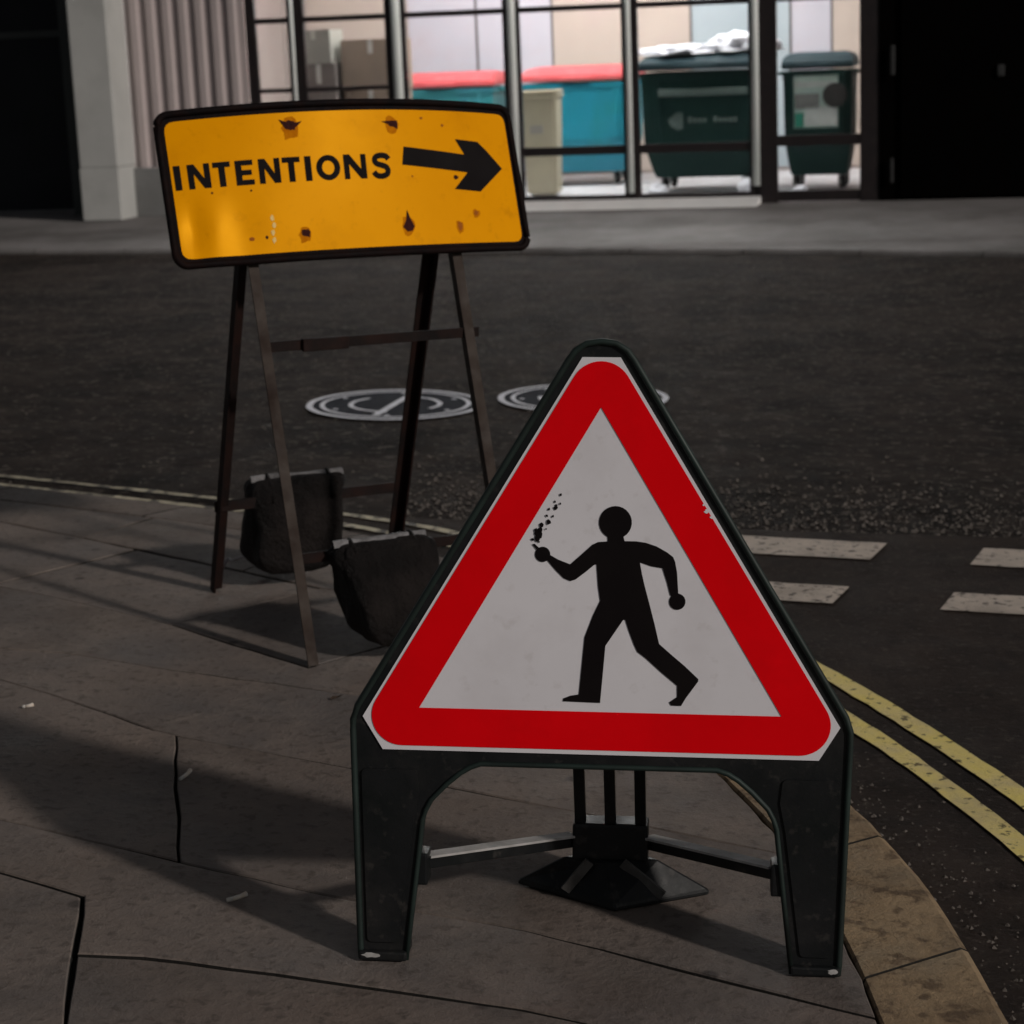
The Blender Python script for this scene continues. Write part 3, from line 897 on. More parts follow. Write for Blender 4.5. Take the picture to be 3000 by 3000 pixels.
bays = [(-2.552, -2.232), (-2.072, -1.276), (-1.082, -0.152), (0.003, 0.950), (1.098, 2.102), (2.355, 3.09)]
for k, (a, b) in enumerate(bays):
    bars = [(0.012, 0.105), (1.775, 1.825)]
    bars.append((0.475, 0.555) if k < 5 else (0.505, 0.60))
    if k in (0, 1): bars.append((1.135, 1.175))
    bars.sort()
    for z0, z1 in bars:
        fbox('transom', a + 0.002, b - 0.002, 0.0, 0.045, z0, z1, MT['frame_black'], gs, 0.003)
    zs = [z for pr in bars for z in pr][1:] + [3.2]
    for z0, z1 in zip(zs[0::2], zs[1::2]):
        fbox('pane', a + 0.001, b - 0.001, 0.019, 0.025, z0 + 0.001, z1 - 0.001, MT['glass'], gs)
rp = [(-0.42, 0.003), (-0.40, 0.010), (-0.014, 0.066), (-0.014, 0.003)]
bm = bmesh.new()
r0_ = [bm.verts.new((0.0, b_, z_)) for b_, z_ in rp]
r1_ = [bm.verts.new((2.2, b_, z_)) for b_, z_ in rp]
strip_faces(bm, r0_, r1_); bm.faces.new(r0_); bm.faces.new(r1_)
bmobj('threshold', bm, MT['thresh'], gs)

# ------------------------------------------------------------------ wheeled containers
def wheel(parent, s, b, r=0.062):
    w = bmesh.new()
    disc(w, (s, b, r + 0.012), (1, 0.35, 0), r, 0.045, 20)
    o = bmobj('wheel', w, MT['rubber'], parent, False)
    h = bmesh.new()
    disc(h, (s, b, r + 0.012), (1, 0.35, 0), r * 0.45, 0.052, 14)
    bmobj('hub', h, MT['caster'], o)
    c = bmesh.new()
    bx(c, s - 0.035, s + 0.035, b - 0.035, b + 0.035, 2 * r + 0.014, 2 * r + 0.05)
    bx(c, s - 0.04, s - 0.032, b - 0.03, b + 0.03, r, 2 * r + 0.02)
    bx(c, s + 0.032, s + 0.04, b - 0.03, b + 0.03, r, 2 * r + 0.02)
    bmobj('caster', c, MT['caster'], parent)
def container(name, label, group, s, b, w, h, dep, mb, ml, turn=0.0, sag=0.0):
    e = fempty(name, s, b, 0.012, turn)
    tag(e, label, 'bin', group)
    z0 = 0.145
    zr = h - 0.17
    # tapered tub with ribs and a rim
    bm = bmesh.new()
    def ringv(hw, f, bk, z):
        return [bm.verts.new(p) for p in ((-hw, f, z), (hw, f, z), (hw, bk, z), (-hw, bk, z))]
    R = [ringv(w * 0.40, 0.12, dep - 0.12, z0), ringv(w * 0.44, 0.05, dep - 0.05, z0 + 0.16), ringv(w * 0.475, 0.0, dep, z0 + 0.34), ringv(w * 0.49, -0.01, dep, zr - 0.06),
         ringv(w * 0.5, -0.03, dep + 0.02, zr - 0.058), ringv(w * 0.5, -0.03, dep + 0.02, zr)]
    for i in range(len(R) - 1): strip_faces(bm, R[i], R[i + 1])
    bm.faces.new(R[0]); bm.faces.new(R[-1])
    bmesh.ops.bevel(bm, geom=[ed for ed in bm.edges], offset=0.012, segments=2, affect='EDGES')
    body = bmobj('body', bm, mb, e)
    for x in (-w * 0.36, w * 0.36):
        r_ = bmesh.new(); bx(r_, x - 0.03, x + 0.03, -0.022, 0.02, z0 + 0.36, zr - 0.07, 0.008); bmobj('rib', r_, mb, body)
    # lid: shallow dome over the rim
    bm = bmesh.new()
    L = [ringv(w * 0.515, -0.05, dep + 0.04, zr + 0.02), ringv(w * 0.515, -0.05, dep + 0.04, zr + 0.075), ringv(w * 0.49, 0.05, dep - 0.02, h - 0.03), ringv(w * 0.38, 0.20, dep - 0.18, h)]
    strip_faces(bm, L[0], L[1]); strip_faces(bm, L[1], L[2]); strip_faces(bm, L[2], L[3])
    bm.faces.new(L[0]); bm.faces.new(L[-1])
    bmesh.ops.bevel(bm, geom=[ed for ed in bm.edges], offset=0.014, segments=2, affect='EDGES')
    lid = bmobj('lid', bm, ml, e)
    if sag: lid.rotation_euler = (0, sag, 0)
    hb = bmesh.new(); bx(hb, -0.16, 0.16, -0.085, -0.05, zr + 0.03, zr + 0.06, 0.008); bmobj('lid_handle', hb, ml, lid)
    for sx in (-1, 1):
        t = bmesh.new(); tube(t, [(sx * w * 0.5, 0.3, zr - 0.02), (sx * (w * 0.5 + 0.06), 0.3, zr - 0.02), (sx * (w * 0.5 + 0.06), 0.5, zr - 0.02), (sx * w * 0.5, 0.5, zr - 0.02)], 0.016, 8)
        bmobj('side_handle', t, mb, e, True)
    for sx in (-1, 1):
        for bb in (0.2, dep - 0.2): wheel(e, sx * w * 0.33, bb)
    return e
gb = container('wheeled_bin', 'dark green wheeled bin heaped with white polythene, with faded print on its front', 'four wheeled bins', 1.50, 1.25, 1.20, 1.33, 0.95, MT['bin_green'], MT['lid_green'])
# grip strip, shield mark and two faded words on its front
FR = -0.032
box('front_strip', -0.42, 0.45, FR - 0.012, FR + 0.03, 0.93, 1.0, MT['faded'], gb, 0.012)
sheet('shield_mark', [(-0.33, 0.71), (-0.245, 0.78), (-0.185, 0.78), (-0.185, 0.62), (-0.235, 0.605), (-0.31, 0.655)], lambda u, v, d: V((u, -0.016 + d, v)), MT['faded'], gb, 0.012)
for x0, n_ in ((-0.135, 4), (0.115, 5)):
    for q in range(n_):
        x = x0 + q * 0.048
        hgt = 0.062 if q == 0 else 0.045
        box('faded_letter', x, x + 0.036, -0.018, -0.006, 0.675, 0.675 + hgt, MT['faded'], gb, 0.004)
container('wheeled_bin', 'bright blue wheeled bin with a red lid behind the beige tub', 'four wheeled bins', 0.02, 2.5, 1.14, 1.24, 0.9, MT['bin_blue'], MT['lid_red'])
container('wheeled_bin', 'teal wheeled bin with a red lid beside the cardboard boxes', 'four wheeled bins', -1.46, 2.6, 1.14, 1.22, 0.9, MT['bin_teal'], MT['lid_red'])
pb = container('wheeled_bin', 'green wheeled bin with a pale framed poster on its front', 'four wheeled bins', 2.62, 1.15, 0.66, 1.30, 0.8, MT['bin_green'], MT['lid_green'])
fr = bmesh.new()
for x0, x1, z0, z1 in ((-0.27, -0.22, 0.55, 1.14), (0.20, 0.25, 0.55, 1.14), (-0.22, 0.20, 0.55, 0.60), (-0.22, 0.20, 1.09, 1.14)):
    bx(fr, x0, x1, -0.06, -0.02, z0, z1, 0.004)
bmobj('poster_frame', fr, MT['bin_green'], pb)
po = box('poster', -0.22, 0.20, -0.046, -0.03, 0.60, 1.09, MT['poster'], pb)
box('poster_block', -0.21, -0.13, -0.051, -0.0465, 0.61, 0.74, MT['poster_teal'], po)
box('poster_block', -0.11, 0.19, -0.051, -0.0465, 0.62, 0.80, MT['poster_white'], po)
box('poster_block', -0.21, 0.19, -0.051, -0.0465, 0.98, 1.03, MT['poster_white'], po)
box('poster_block', -0.21, 0.02, -0.051, -0.0465, 0.78, 0.92, MT['poster_grey'], po)
bm = bmesh.new()
disc(bm, (0.17, -0.075, 0.90), (0, 1, 0), 0.115, 0.05, 20)
bmobj('latch', bm, MT['rubber'], pb)

# beige tub in front of the blue bin
tb = fempty('plastic_tub', -0.10, 1.35, 0.012)
tag(tb, 'tall beige plastic tub standing before the blue bin', 'tub')
bm = bmesh.new()
rr = []
for hw, z in ((0.15, 0.02), (0.17, 0.98), (0.185, 0.985), (0.185, 1.03), (0.165, 1.035), (0.155, 0.9)):
    rr.append([bm.verts.new(p) for p in ((-hw, -hw, z), (hw, -hw, z), (hw, hw, z), (-hw, hw, z))])
for i in range(len(rr) - 1): strip_faces(bm, rr[i], rr[i + 1])
bm.faces.new(rr[0]); bm.faces.new(rr[-1])
bmesh.ops.bevel(bm, geom=[e for e in bm.edges], offset=0.02, segments=2, affect='EDGES')
bmobj('tub_shell', bm, MT['beige_crate'], tb)
fbox('label_plate', -0.09, 0.04, -0.185, -0.166, 0.62, 0.70, MT['card_grey'], tb)

# cardboard boxes
def carton(label, s0, s1, b0, b1, z0, z1, m_, turn=0.0, tape_z=None):
    e = fempty('cardboard_box', (s0 + s1) / 2, (b0 + b1) / 2, z0, turn)
    tag(e, label, 'box', 'cardboard boxes in the bin store')
    w, d, h = (s1 - s0) / 2, (b1 - b0) / 2, z1 - z0
    box('carton', -w, w, -d, d, 0.001, h - 0.004, m_, e, 0.006)
    box('flap', -w, w, -d, -0.003, h - 0.003, h + 0.002, m_, e)
    box('flap', -w, w, 0.003, d, h - 0.003, h + 0.002, m_, e)
    box('tape_strip', -0.025, 0.025, -d - 0.002, -d - 0.0005, h * 0.72, h - 0.004, MT['tape'], e)
    return e
carton('large plain brown cardboard box topmost of the tall stack', -2.06, -1.46, 1.05, 1.55, 1.115, 1.60, MT['card'], 0.04)
carton('brown cardboard box in the middle of the tall stack', -2.04, -1.48, 1.05, 1.53, 0.56, 1.112, MT['card'], -0.03)
carton('brown cardboard box at the floor under the tall stack', -2.05, -1.45, 1.03, 1.56, 0.013, 0.557, MT['card_dark'], 0.02)
carton('grey green cardboard box lying on the darker narrow stack', -2.47, -2.12, 0.95, 1.35, 1.385, 1.71, MT['card_grey'], -0.03)
carton('dull brown cardboard box directly under the grey green one', -2.44, -2.10, 0.96, 1.38, 0.70, 1.382, MT['card_dark'], 0.02)
carton('dull brown cardboard box on the floor under the narrow stack', -2.45, -2.09, 0.96, 1.38, 0.013, 0.697, MT['card_dark'])

# white polythene heap on the green bin
def blob(name, c, sx, sy, sz, seed, m_, ex=0.8, amp=0.22, fr_=3.0, nu=28, nv=16, flat=True):
    bm = bmesh.new()
    rings = []
    for j in range(nv + 1):
        th = -math.pi / 2 + math.pi * j / nv
        ring = []
        for i in range(nu):
            ph = 2 * math.pi * i / nu
            f = lambda t: math.copysign(abs(t) ** ex, t)
            p = V((f(math.cos(th)) * f(math.cos(ph)), f(math.cos(th)) * f(math.sin(ph)), f(math.sin(th))))
            k = 1 + amp * noise.noise(p * fr_ * 0.5 + V((seed, seed * 2, 0))) + amp * 0.5 * noise.noise(p * fr_ * 1.4 + V((seed, 0, seed)))
            q = V((p.x * sx * k, p.y * sy * k, p.z * sz * k))
            if flat and q.z < 0: q.z *= 0.25
            ring.append(bm.verts.new(V(c) + q))
        rings.append(ring)
    for j in range(nv):
        for i in range(nu):
            bm.faces.new([rings[j][i], rings[j][(i + 1) % nu], rings[j + 1][(i + 1) % nu], rings[j + 1][i]])
    bmesh.ops.remove_doubles(bm, verts=bm.verts, dist=1e-4)
    return bmobj(name, bm, m_, None, True)
for (s_, b_, z_, sx, sy, sz, sd, lb) in ((1.86, 1.62, 1.36, 0.36, 0.30, 0.15, 1.3, 'larger crumpled white polythene bag on the right half of the green bin lid'),
                                        (1.27, 1.55, 1.345, 0.38, 0.26, 0.075, 5.1, 'low crumpled white polythene bag on the left half of the green bin lid')):
    o = blob('polythene_bag', (s_, b_, z_), sx, sy, sz, sd, MT['white_bag'], 0.9, 0.45, 5.0, 36, 20)
    o.matrix_world = FM
    tag(o, lb, 'plastic bag', 'white bags on the green bin')
for (s_, b_, sd, sx, lb) in ((1.05, 1.3, 2.2, 0.10, 'small white bag on the floor by the left wheel of the green bin'), (2.02, 1.28, 8.4, 0.17, 'white bag on the floor under the right end of the green bin'), (2.47, 0.95, 4.4, 0.07, 'tiny white bag on the floor before the bin with the poster')):
    o = blob('polythene_bag', (s_, b_, 0.03), sx, sx * 0.8, sx * 0.75, sd, MT['white_bag'], 0.9, 0.4, 4.0, 24, 14)
    o.matrix_world = FM
    tag(o, lb, 'plastic bag', 'white bags on the store floor')

# ================================================================== YELLOW SIGN
nrm = V((SLOPE, 0, 1)).normalized()
def frame_axes(yaw):
    u = V((math.cos(yaw), math.sin(yaw), 0)); u = (u - nrm * u.dot(nrm)).normalized()
    return u, nrm.cross(u)
def basis(u, b, n, c):
    return Matrix(((u.x, b.x, n.x, c.x), (u.y, b.y, n.y, c.y), (u.z, b.z, n.z, c.z), (0, 0, 0, 1)))
cY = V((-0.2516, 4.9884, gz(-0.2516, 4.9884)))
uY, bY = frame_axes(0.4664)
LY = 0.3351
ys = empty('direction_sign', basis(uY, bY, nrm, cY))
tag(ys, 'battered yellow sign reading INTENTIONS with an arrow on rusty trestle legs', 'sign')
cl, sn = math.cos(LY), math.sin(LY)
def fp_(U, Vv, d=0.0):                       # point on the front leg plane; d > 0 is behind it
    return V((U, Vv * sn + d * cl, Vv * cl - d * sn))
BK, VT = 0.83, 1.275                         # foot spread, leg length
def bp_(U, t, d=0.0):                        # point on the back leg plane, t along the leg from the foot
    top = fp_(0, VT)
    f = t / VT
    return V((U, BK + (top.y + 0.035 - BK) * f, top.z * f))
for sx in (-1, 1):
    bm = bmesh.new()
    angle_iron(bm, fp_(sx * 0.284, 0.004), fp_(sx * 0.284, 1.33), 0.027, 0.005, V((0, -1, 0)), sx)
    bmobj('front_leg', bm, MT['leg_brown'], ys)
    bm = bmesh.new()
    xb = 0.288 if sx > 0 else -0.25
    angle_iron(bm, bp_(xb, 0.004), bp_(xb + 0.004, VT), 0.034, 0.005, V((0, 1, 0)), sx)
    bmobj('back_leg', bm, MT['leg_dark'], ys)
bm = bmesh.new(); bar(bm, fp_(-0.285, 0.811, 0.012), fp_(0.315, 0.811, 0.012), 0.010, 0.026); bmobj('cross_bar', bm, MT['leg_dark'], ys)
bm = bmesh.new(); bx(bm, -0.185, -0.06, fp_(0, 0.811).y - 0.006, fp_(0, 0.811).y + 0.012, fp_(0, 0.811).z - 0.02, fp_(0, 0.811).z + 0.012, 0.002); bmobj('bracket', bm, MT['leg_dark'], ys)
bm = bmesh.new(); bar(bm, fp_(-0.284, 0.272, 0.012), fp_(0.284, 0.272, 0.012), 0.01, 0.026); bmobj('lower_bar', bm, MT['leg_dark'], ys)
bm = bmesh.new(); bar(bm, bp_(-0.27, 0.272), bp_(0.27, 0.272), 0.01, 0.03); bmobj('lower_bar', bm, MT['leg_dark'], ys)
for sx in (-1, 1):                            # hinge bolts
    bm = bmesh.new(); disc(bm, fp_(sx * 0.27, 1.245, 0.02), (1, 0, 0), 0.014, 0.07, 12); bmobj('hinge_bolt', bm, MT['leg_dark'], ys)
# bowed plate
U0, U1, W0, W1 = -0.4823, 0.4976, 1.0261, 1.4103
def plate(U, Vv, d=0.0):
    t, k = (U - U0) / (U1 - U0), (Vv - W0) / (W1 - W0)
    bow = -(1 - (2 * t - 1) ** 2) * (0.03 + 0.05 * k)
    glow_dent = 0.12 * (U + 0.345) * math.exp(-(((U + 0.345) / 0.06) ** 2 + ((Vv - 1.09) / 0.10) ** 2)) + 0.008 * math.exp(-(((U + 0.425) / 0.022) ** 2 + ((Vv - 1.11) / 0.06) ** 2)) - 0.0 * U  # slope shaped to turn the sheet sunward for a lower-left glow
    return fp_(U, Vv, bow + d + glow_dent)
def plate_grid(name, u0, u1, v0, v1, d0, d1, m_, parent, rad=0.0, nu=72, nv=28, front=False):
    bm = bmesh.new()
    def pt(i, j, d):
        U, Vv = u0 + (u1 - u0) * i / nu, v0 + (v1 - v0) * j / nv
        if rad > 0:
            cu, cv = (u0 + u1) / 2, (v0 + v1) / 2
            hx, hy = (u1 - u0) / 2 - rad, (v1 - v0) / 2 - rad
            du, dv = U - cu, Vv - cv
            eu, ev = abs(du) - hx, abs(dv) - hy
            if eu > 0 and ev > 0:
                l = math.hypot(eu, ev)
                m = max(eu, ev)
                eu, ev = eu * m / l, ev * m / l
                U, Vv = cu + math.copysign(hx + eu, du), cv + math.copysign(hy + ev, dv)
        return plate(U, Vv, d)
    F = [[bm.verts.new(pt(i, j, d0)) for i in range(nu + 1)] for j in range(nv + 1)]
    if front:
        for j in range(nv):
            for i in range(nu): bm.faces.new([F[j][i], F[j][i + 1], F[j + 1][i + 1], F[j + 1][i]])
        return bmobj(name, bm, m_, parent, True)
    B = [[bm.verts.new(pt(i, j, d1)) for i in range(nu + 1)] for j in range(nv + 1)]
    for j in range(nv):
        for i in range(nu):
            bm.faces.new([F[j][i], F[j][i + 1], F[j + 1][i + 1], F[j + 1][i]])
            bm.faces.new([B[j][i], B[j + 1][i], B[j + 1][i + 1], B[j][i + 1]])
    ringF = F[0] + [F[j][nu] for j in range(1, nv + 1)] + F[nv][-2::-1] + [F[j][0] for j in range(nv - 1, 0, -1)]
    ringB = B[0] + [B[j][nu] for j in range(1, nv + 1)] + B[nv][-2::-1] + [B[j][0] for j in range(nv - 1, 0, -1)]
    strip_faces(bm, ringF, ringB)
    return bmobj(name, bm, m_, parent, False)
plate_o = plate_grid('plate', U0, U1, W0, W1, 0.0, 0.004, MT['edge_black'], ys, 0.03)
# turned edge of the plate: a rounded rail round the rim
def rail(pts, r, name, m_, parent):
    bm = bmesh.new()
    tube(bm, pts + [pts[0]], r, 8, False)
    return bmobj(name, bm, m_, parent, True)
rr_ = fillet([(U0, W0), (U1, W0), (U1, W1), (U0, W1)], 0.03, 6)
dense = []
for i in range(len(rr_)):
    a, b = V(rr_[i]), V(rr_[(i + 1) % len(rr_)])
    n = max(1, int((b - a).length / 0.03))
    for k in range(n): dense.append(a.lerp(b, k / n))
rail([plate(p.x, p.y, 0.0) for p in dense], 0.0095, 'plate_edge', MT['edge_black'], plate_o)
face = plate_grid('yellow_face', U0 + 0.016, U1 - 0.016, W0 + 0.016, W1 - 0.020, -0.0016, -0.0004, MT['sign_yellow'], plate_o, 0.022, front=True)
def decal(name, pts, m_, d=-0.0028, sub=0.02):
    """flat print following the bowed plate"""
    bm = bmesh.new()
    vs = [bm.verts.new((p[0], p[1], 0)) for p in pts]
    for t in poly_tris(pts):
        try: bm.faces.new([vs[i] for i in t])
        except ValueError: pass
    for _ in range(3):
        es = [e for e in bm.edges if e.calc_length() > sub]
        if es: bmesh.ops.subdivide_edges(bm, edges=es, cuts=1)
    bmesh.ops.triangulate(bm, faces=bm.faces)
    for v in bm.verts: v.co = plate(v.co.x, v.co.y, d)
    return bmobj(name, bm, m_, plate_o)
TB, TT, ST = 1.2162, 1.2785, 0.0158
def glyph(ch, a, b):
    h = TT - TB
    m = (a + b) / 2
    if ch == 'I': return [[(a, TB), (b, TB), (b, TT), (a, TT)]]
    if ch == 'N': return [[(a, TB), (a + ST * 0.92, TB), (a + ST * 0.92, TB + h * 0.62), (b - ST * 1.05, TB), (b, TB), (b, TT), (b - ST * 0.92, TT), (b - ST * 0.92, TB + h * 0.38), (a + ST * 1.05, TT), (a, TT)]]
    if ch == 'T': return [[(m - ST / 2, TB), (m + ST / 2, TB), (m + ST / 2, TT - ST * 0.85), (b, TT - ST * 0.85), (b, TT), (a, TT), (a, TT - ST * 0.85), (m - ST / 2, TT - ST * 0.85)]]
    if ch == 'E':
        k = ST * 0.82
        c = TB + h / 2
        return [[(a, TB), (b, TB), (b, TB + k), (a + ST, TB + k), (a + ST, c - k / 2), (b - 0.005, c - k / 2), (b - 0.005, c + k / 2), (a + ST, c + k / 2), (a + ST, TT - k), (b - 0.001, TT - k), (b - 0.001, TT), (a, TT)]]
    if ch == 'O':
        c = ((a + b) / 2, (TB + TT) / 2)
        ro, rv_ = (b - a) / 2, h / 2 + 0.0008
        P = [(c[0] + ro * math.cos(t * math.pi / 16), c[1] + rv_ * math.sin(t * math.pi / 16)) for t in range(33)]
        Q = [(c[0] + (ro - ST * 0.98) * math.cos(t * math.pi / 16), c[1] + (rv_ - ST * 0.9) * math.sin(t * math.pi / 16)) for t in range(33)]
        return [P[:17] + Q[16::-1], P[16:] + Q[:15:-1]]
    if ch == 'S':
        w, hh = b - a, h
        ctrl = [(0.93, 0.76), (0.80, 0.89), (0.52, 0.925), (0.25, 0.87), (0.165, 0.72), (0.26, 0.595), (0.52, 0.525), (0.76, 0.455), (0.855, 0.30), (0.77, 0.145), (0.50, 0.075), (0.22, 0.115), (0.07, 0.26)]
        c = catmull([(a + x * w, TB + y * hh) for x, y in ctrl], 3)
        Lf, Rt = offset_line(c, ST * 0.46), offset_line(c, -ST * 0.46)
        return [[tuple(Lf[i]), tuple(Lf[i + 1]), tuple(Rt[i + 1]), tuple(Rt[i])] for i in range(len(c) - 1)]
EXT = [('I', -.459, -.4426), ('N', -.4257, -.3712), ('T', -.3634, -.3202), ('E', -.308, -.2625), ('N', -.249, -.1944), ('T', -.1878, -.1417), ('I', -.1293, -.1124), ('O', -.0994, -.0351), ('N', -.0247, .0372), ('S', .0534, .1049)]
for ch, a, b in EXT:
    bm = bmesh.new()
    for P in glyph(ch, a, b):
        vs = [bm.verts.new((p[0], p[1], 0)) for p in P]
        for t in poly_tris(P):
            try: bm.faces.new([vs[i] for i in t])
            except ValueError: pass
    bmesh.ops.subdivide_edges(bm, edges=[e for e in bm.edges if e.calc_length() > 0.03], cuts=1)
    bmesh.ops.triangulate(bm, faces=bm.faces)
    for v in bm.verts: v.co = plate(v.co.x, v.co.y, -0.0028)
    bmobj('letter', bm, MT['sign_black'], plate_o)
decal('arrow', [(0.1493, 1.2955), (0.3323, 1.2758), (0.3081, 1.3163), (0.3789, 1.3111), (0.4063, 1.2869), (0.4488, 1.2404), (0.3692, 1.1778), (0.2893, 1.1846), (0.3353, 1.2285), (0.14, 1.2492)], MT['sign_black'])
def splat(c, r, seed, stretch=(1, 1)):
    P = []
    for k in range(14):
        a = 2 * math.pi * k / 14
        rr = r * (0.75 + 0.7 * max(0, noise.noise(V((math.cos(a) * 1.7, math.sin(a) * 1.7, seed)))) + 0.15 * random.random())
        P.append((c[0] + rr * math.cos(a) * stretch[0], c[1] + rr * math.sin(a) * stretch[1]))
    return P
for c, r, st, m_ in (((-0.1552, 1.3576), 0.013, (1.1, 1), 'rust'), ((0.1236, 1.3554), 0.012, (1.2, 0.8), 'rust'), ((-0.1458, 1.0869), 0.012, (1.1, 0.9), 'rust'), ((0.2969, 1.2153), 0.007, (1, 1), 'rust'),
                     ((0.3458, 1.1207), 0.007, (1, 1), 'rust_light'), ((0.292, 1.0867), 0.009, (0.7, 1.6), 'rust_light'), ((-0.2862, 1.0811), 0.007, (1.2, 0.8), 'rust_light'), ((-0.2477, 1.0822), 0.004, (1, 1), 'rust'),
                     ((-0.3725, 1.2025), 0.003, (1, 1), 'rust'), ((-0.2741, 1.2018), 0.003, (1, 1), 'rust'), ((0.1661, 1.2188), 0.003, (1, 1), 'rust_light'), ((0.2103, 1.3698), 0.004, (1.3, 0.8), 'rust_light'), ((0.2731, 1.3518), 0.004, (1, 1), 'rust_light')):
    decal('rust_spot', splat(c, r, c[0] * 31, st), MT[m_], -0.0025)
decal('rust_spot', [(-0.185, 1.374), (-0.165, 1.366), (-0.152, 1.362), (-0.125, 1.367), (-0.138, 1.355), (-0.155, 1.345), (-0.170, 1.350)], MT['rust'], -0.0031)
decal('rust_spot', [(0.092, 1.360), (0.115, 1.362), (0.138, 1.362), (0.137, 1.340), (0.120, 1.350)], MT['rust'], -0.0031)
decal('rust_spot', [(0.1395, 1.133), (0.1465, 1.112), (0.157, 1.090), (0.150, 1.079), (0.136, 1.077), (0.124, 1.089), (0.134, 1.106)], MT['rust'], -0.0031)
MT['halo'] = mat('rust_bleed', (0.66, 0.22, 0.003), (0.5, 0.14, 0.003), scale=50, rough=0.6, spec=0.2, tint=(1.0, 0.52, 0.02))
for c, r in (((-0.154, 1.352), 0.026), ((0.120, 1.350), 0.024), ((-0.1458, 1.083), 0.019), ((0.141, 1.092), 0.024), ((0.346, 1.119), 0.012), ((0.292, 1.084), 0.015)):
    decal('rust_bleed', splat(c, r, c[0] * 17 + 3, (0.9, 1.15)), MT['halo'], -0.0020)
for q in range(4):
    decal('pale_mark_spot', splat((-0.2289 + 0.003 * math.sin(q * 2), 1.130 - q * 0.0185), 0.0062, q * 3.3, (0.9, 1.25)), MT['pale_mark'], -0.0025)  # column of small pale marks on the face

# sandbags slung over the lower bars
def sandbag(label, c, sx, sy, sz, seed, lean, yaw, skew):
    e = empty('sandbag', basis(uY, bY, nrm, cY) @ Matrix.Translation(c) @ Matrix.Rotation(yaw, 4, 'Z'))
    tag(e, label, 'sandbag', 'sandbags weighing down the yellow sign')
    bm = bmesh.new()
    nu, nv = 40, 24
    rings = []
    f = lambda t, ex: math.copysign(abs(t) ** ex, t)
    for j in range(nv + 1):
        th = -math.pi / 2 + math.pi * j / nv
        ring = []
        for i in range(nu):
            ph = 2 * math.pi * i / nu
            p = V((f(math.cos(th), 0.28) * f(math.cos(ph), 0.35), f(math.cos(th), 0.28) * f(math.sin(ph), 0.6), f(math.sin(th), 0.35)))
            t = (p.z + 1) / 2
            wx = 0.72 + 0.28 * t ** 0.8 + 0.03 * math.sin(t * 7)
            wy = 1.0 - 0.55 * t ** 2
            nz_ = noise.noise(V((p.x * 1.6, p.y * 1.6, p.z * 1.6 + seed)))
            n2 = noise.noise(V((p.x * 4.5, p.y * 4.5, p.z * 3 + seed)))
            fold = 0.05 * (1 - 2 * abs(noise.noise(V((p.x * 2.6 + seed, p.z * 1.8, p.y * 2)))) ** 0.6) + 0.03 * math.sin(p.x * 9 + 3 * p.z + seed) * (1 - abs(p.z))
            k = 1 + 0.16 * nz_ + 0.07 * n2 - 0.05 * abs(noise.noise(V((p.x * 3 + seed, p.y * 3, p.z * 3))))
            q = V((p.x * sx * wx * k + skew * (1 - t) * 0.5, p.y * sy * wy * (k + fold * 2), p.z * sz * (1 + 0.05 * n2 * (1 if p.z > 0 else 0))))
            q.y += lean * (t - 0.5)
            if q.z < -sz * 0.985: q.z = -sz * 0.985
            ring.append(bm.verts.new(q))
        rings.append(ring)
    for j in range(nv):
        for i in range(nu):
            bm.faces.new([rings[j][i], rings[j][(i + 1) % nu], rings[j + 1][(i + 1) % nu], rings[j + 1][i]])
    bmesh.ops.remove_doubles(bm, verts=bm.verts, dist=1e-4)
    bmobj('sack', bm, MT['bag'], e, True)
    # gathered pale flap along the top; on the rear bag a painted highlight
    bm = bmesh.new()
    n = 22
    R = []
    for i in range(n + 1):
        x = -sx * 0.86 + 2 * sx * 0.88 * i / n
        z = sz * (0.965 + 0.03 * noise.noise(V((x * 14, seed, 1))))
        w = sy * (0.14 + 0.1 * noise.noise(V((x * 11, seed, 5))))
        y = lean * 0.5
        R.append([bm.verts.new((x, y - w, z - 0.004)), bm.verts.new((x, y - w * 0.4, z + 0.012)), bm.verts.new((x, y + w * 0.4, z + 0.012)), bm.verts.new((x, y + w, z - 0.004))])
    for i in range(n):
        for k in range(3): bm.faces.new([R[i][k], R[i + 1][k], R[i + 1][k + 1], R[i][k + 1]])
    bmobj('flap', bm, MT['bag_flap_highlight'], e, True)
    for xx in (-0.55, 0.6):
        bm = bmesh.new()
        tube(bm, [(xx * sx, lean * 0.5 - sy * 0.62, sz * 0.55), (xx * sx, lean * 0.5 - sy * 0.45, sz * 0.9), (xx * sx, lean * 0.5, sz * 1.06), (xx * sx, lean * 0.5 + sy * 0.45, sz * 0.9), (xx * sx, lean * 0.5 + sy * 0.6, sz * 0.6)], 0.006, 6)
        bmobj('strap', bm, MT['bag'], e, True)
    return e
sandbag('plump black sandbag hung on the front lower bar of the yellow sign', (-0.070, 0.045, 0.160), 0.148, 0.095, 0.127, 3.1, 0.06, 0.05, 0.07)
sandbag('black sandbag hung on the rear lower bar of the yellow sign', (-0.015, 0.80, 0.178), 0.155, 0.100, 0.138, 9.7, -0.03, -0.05, -0.04)

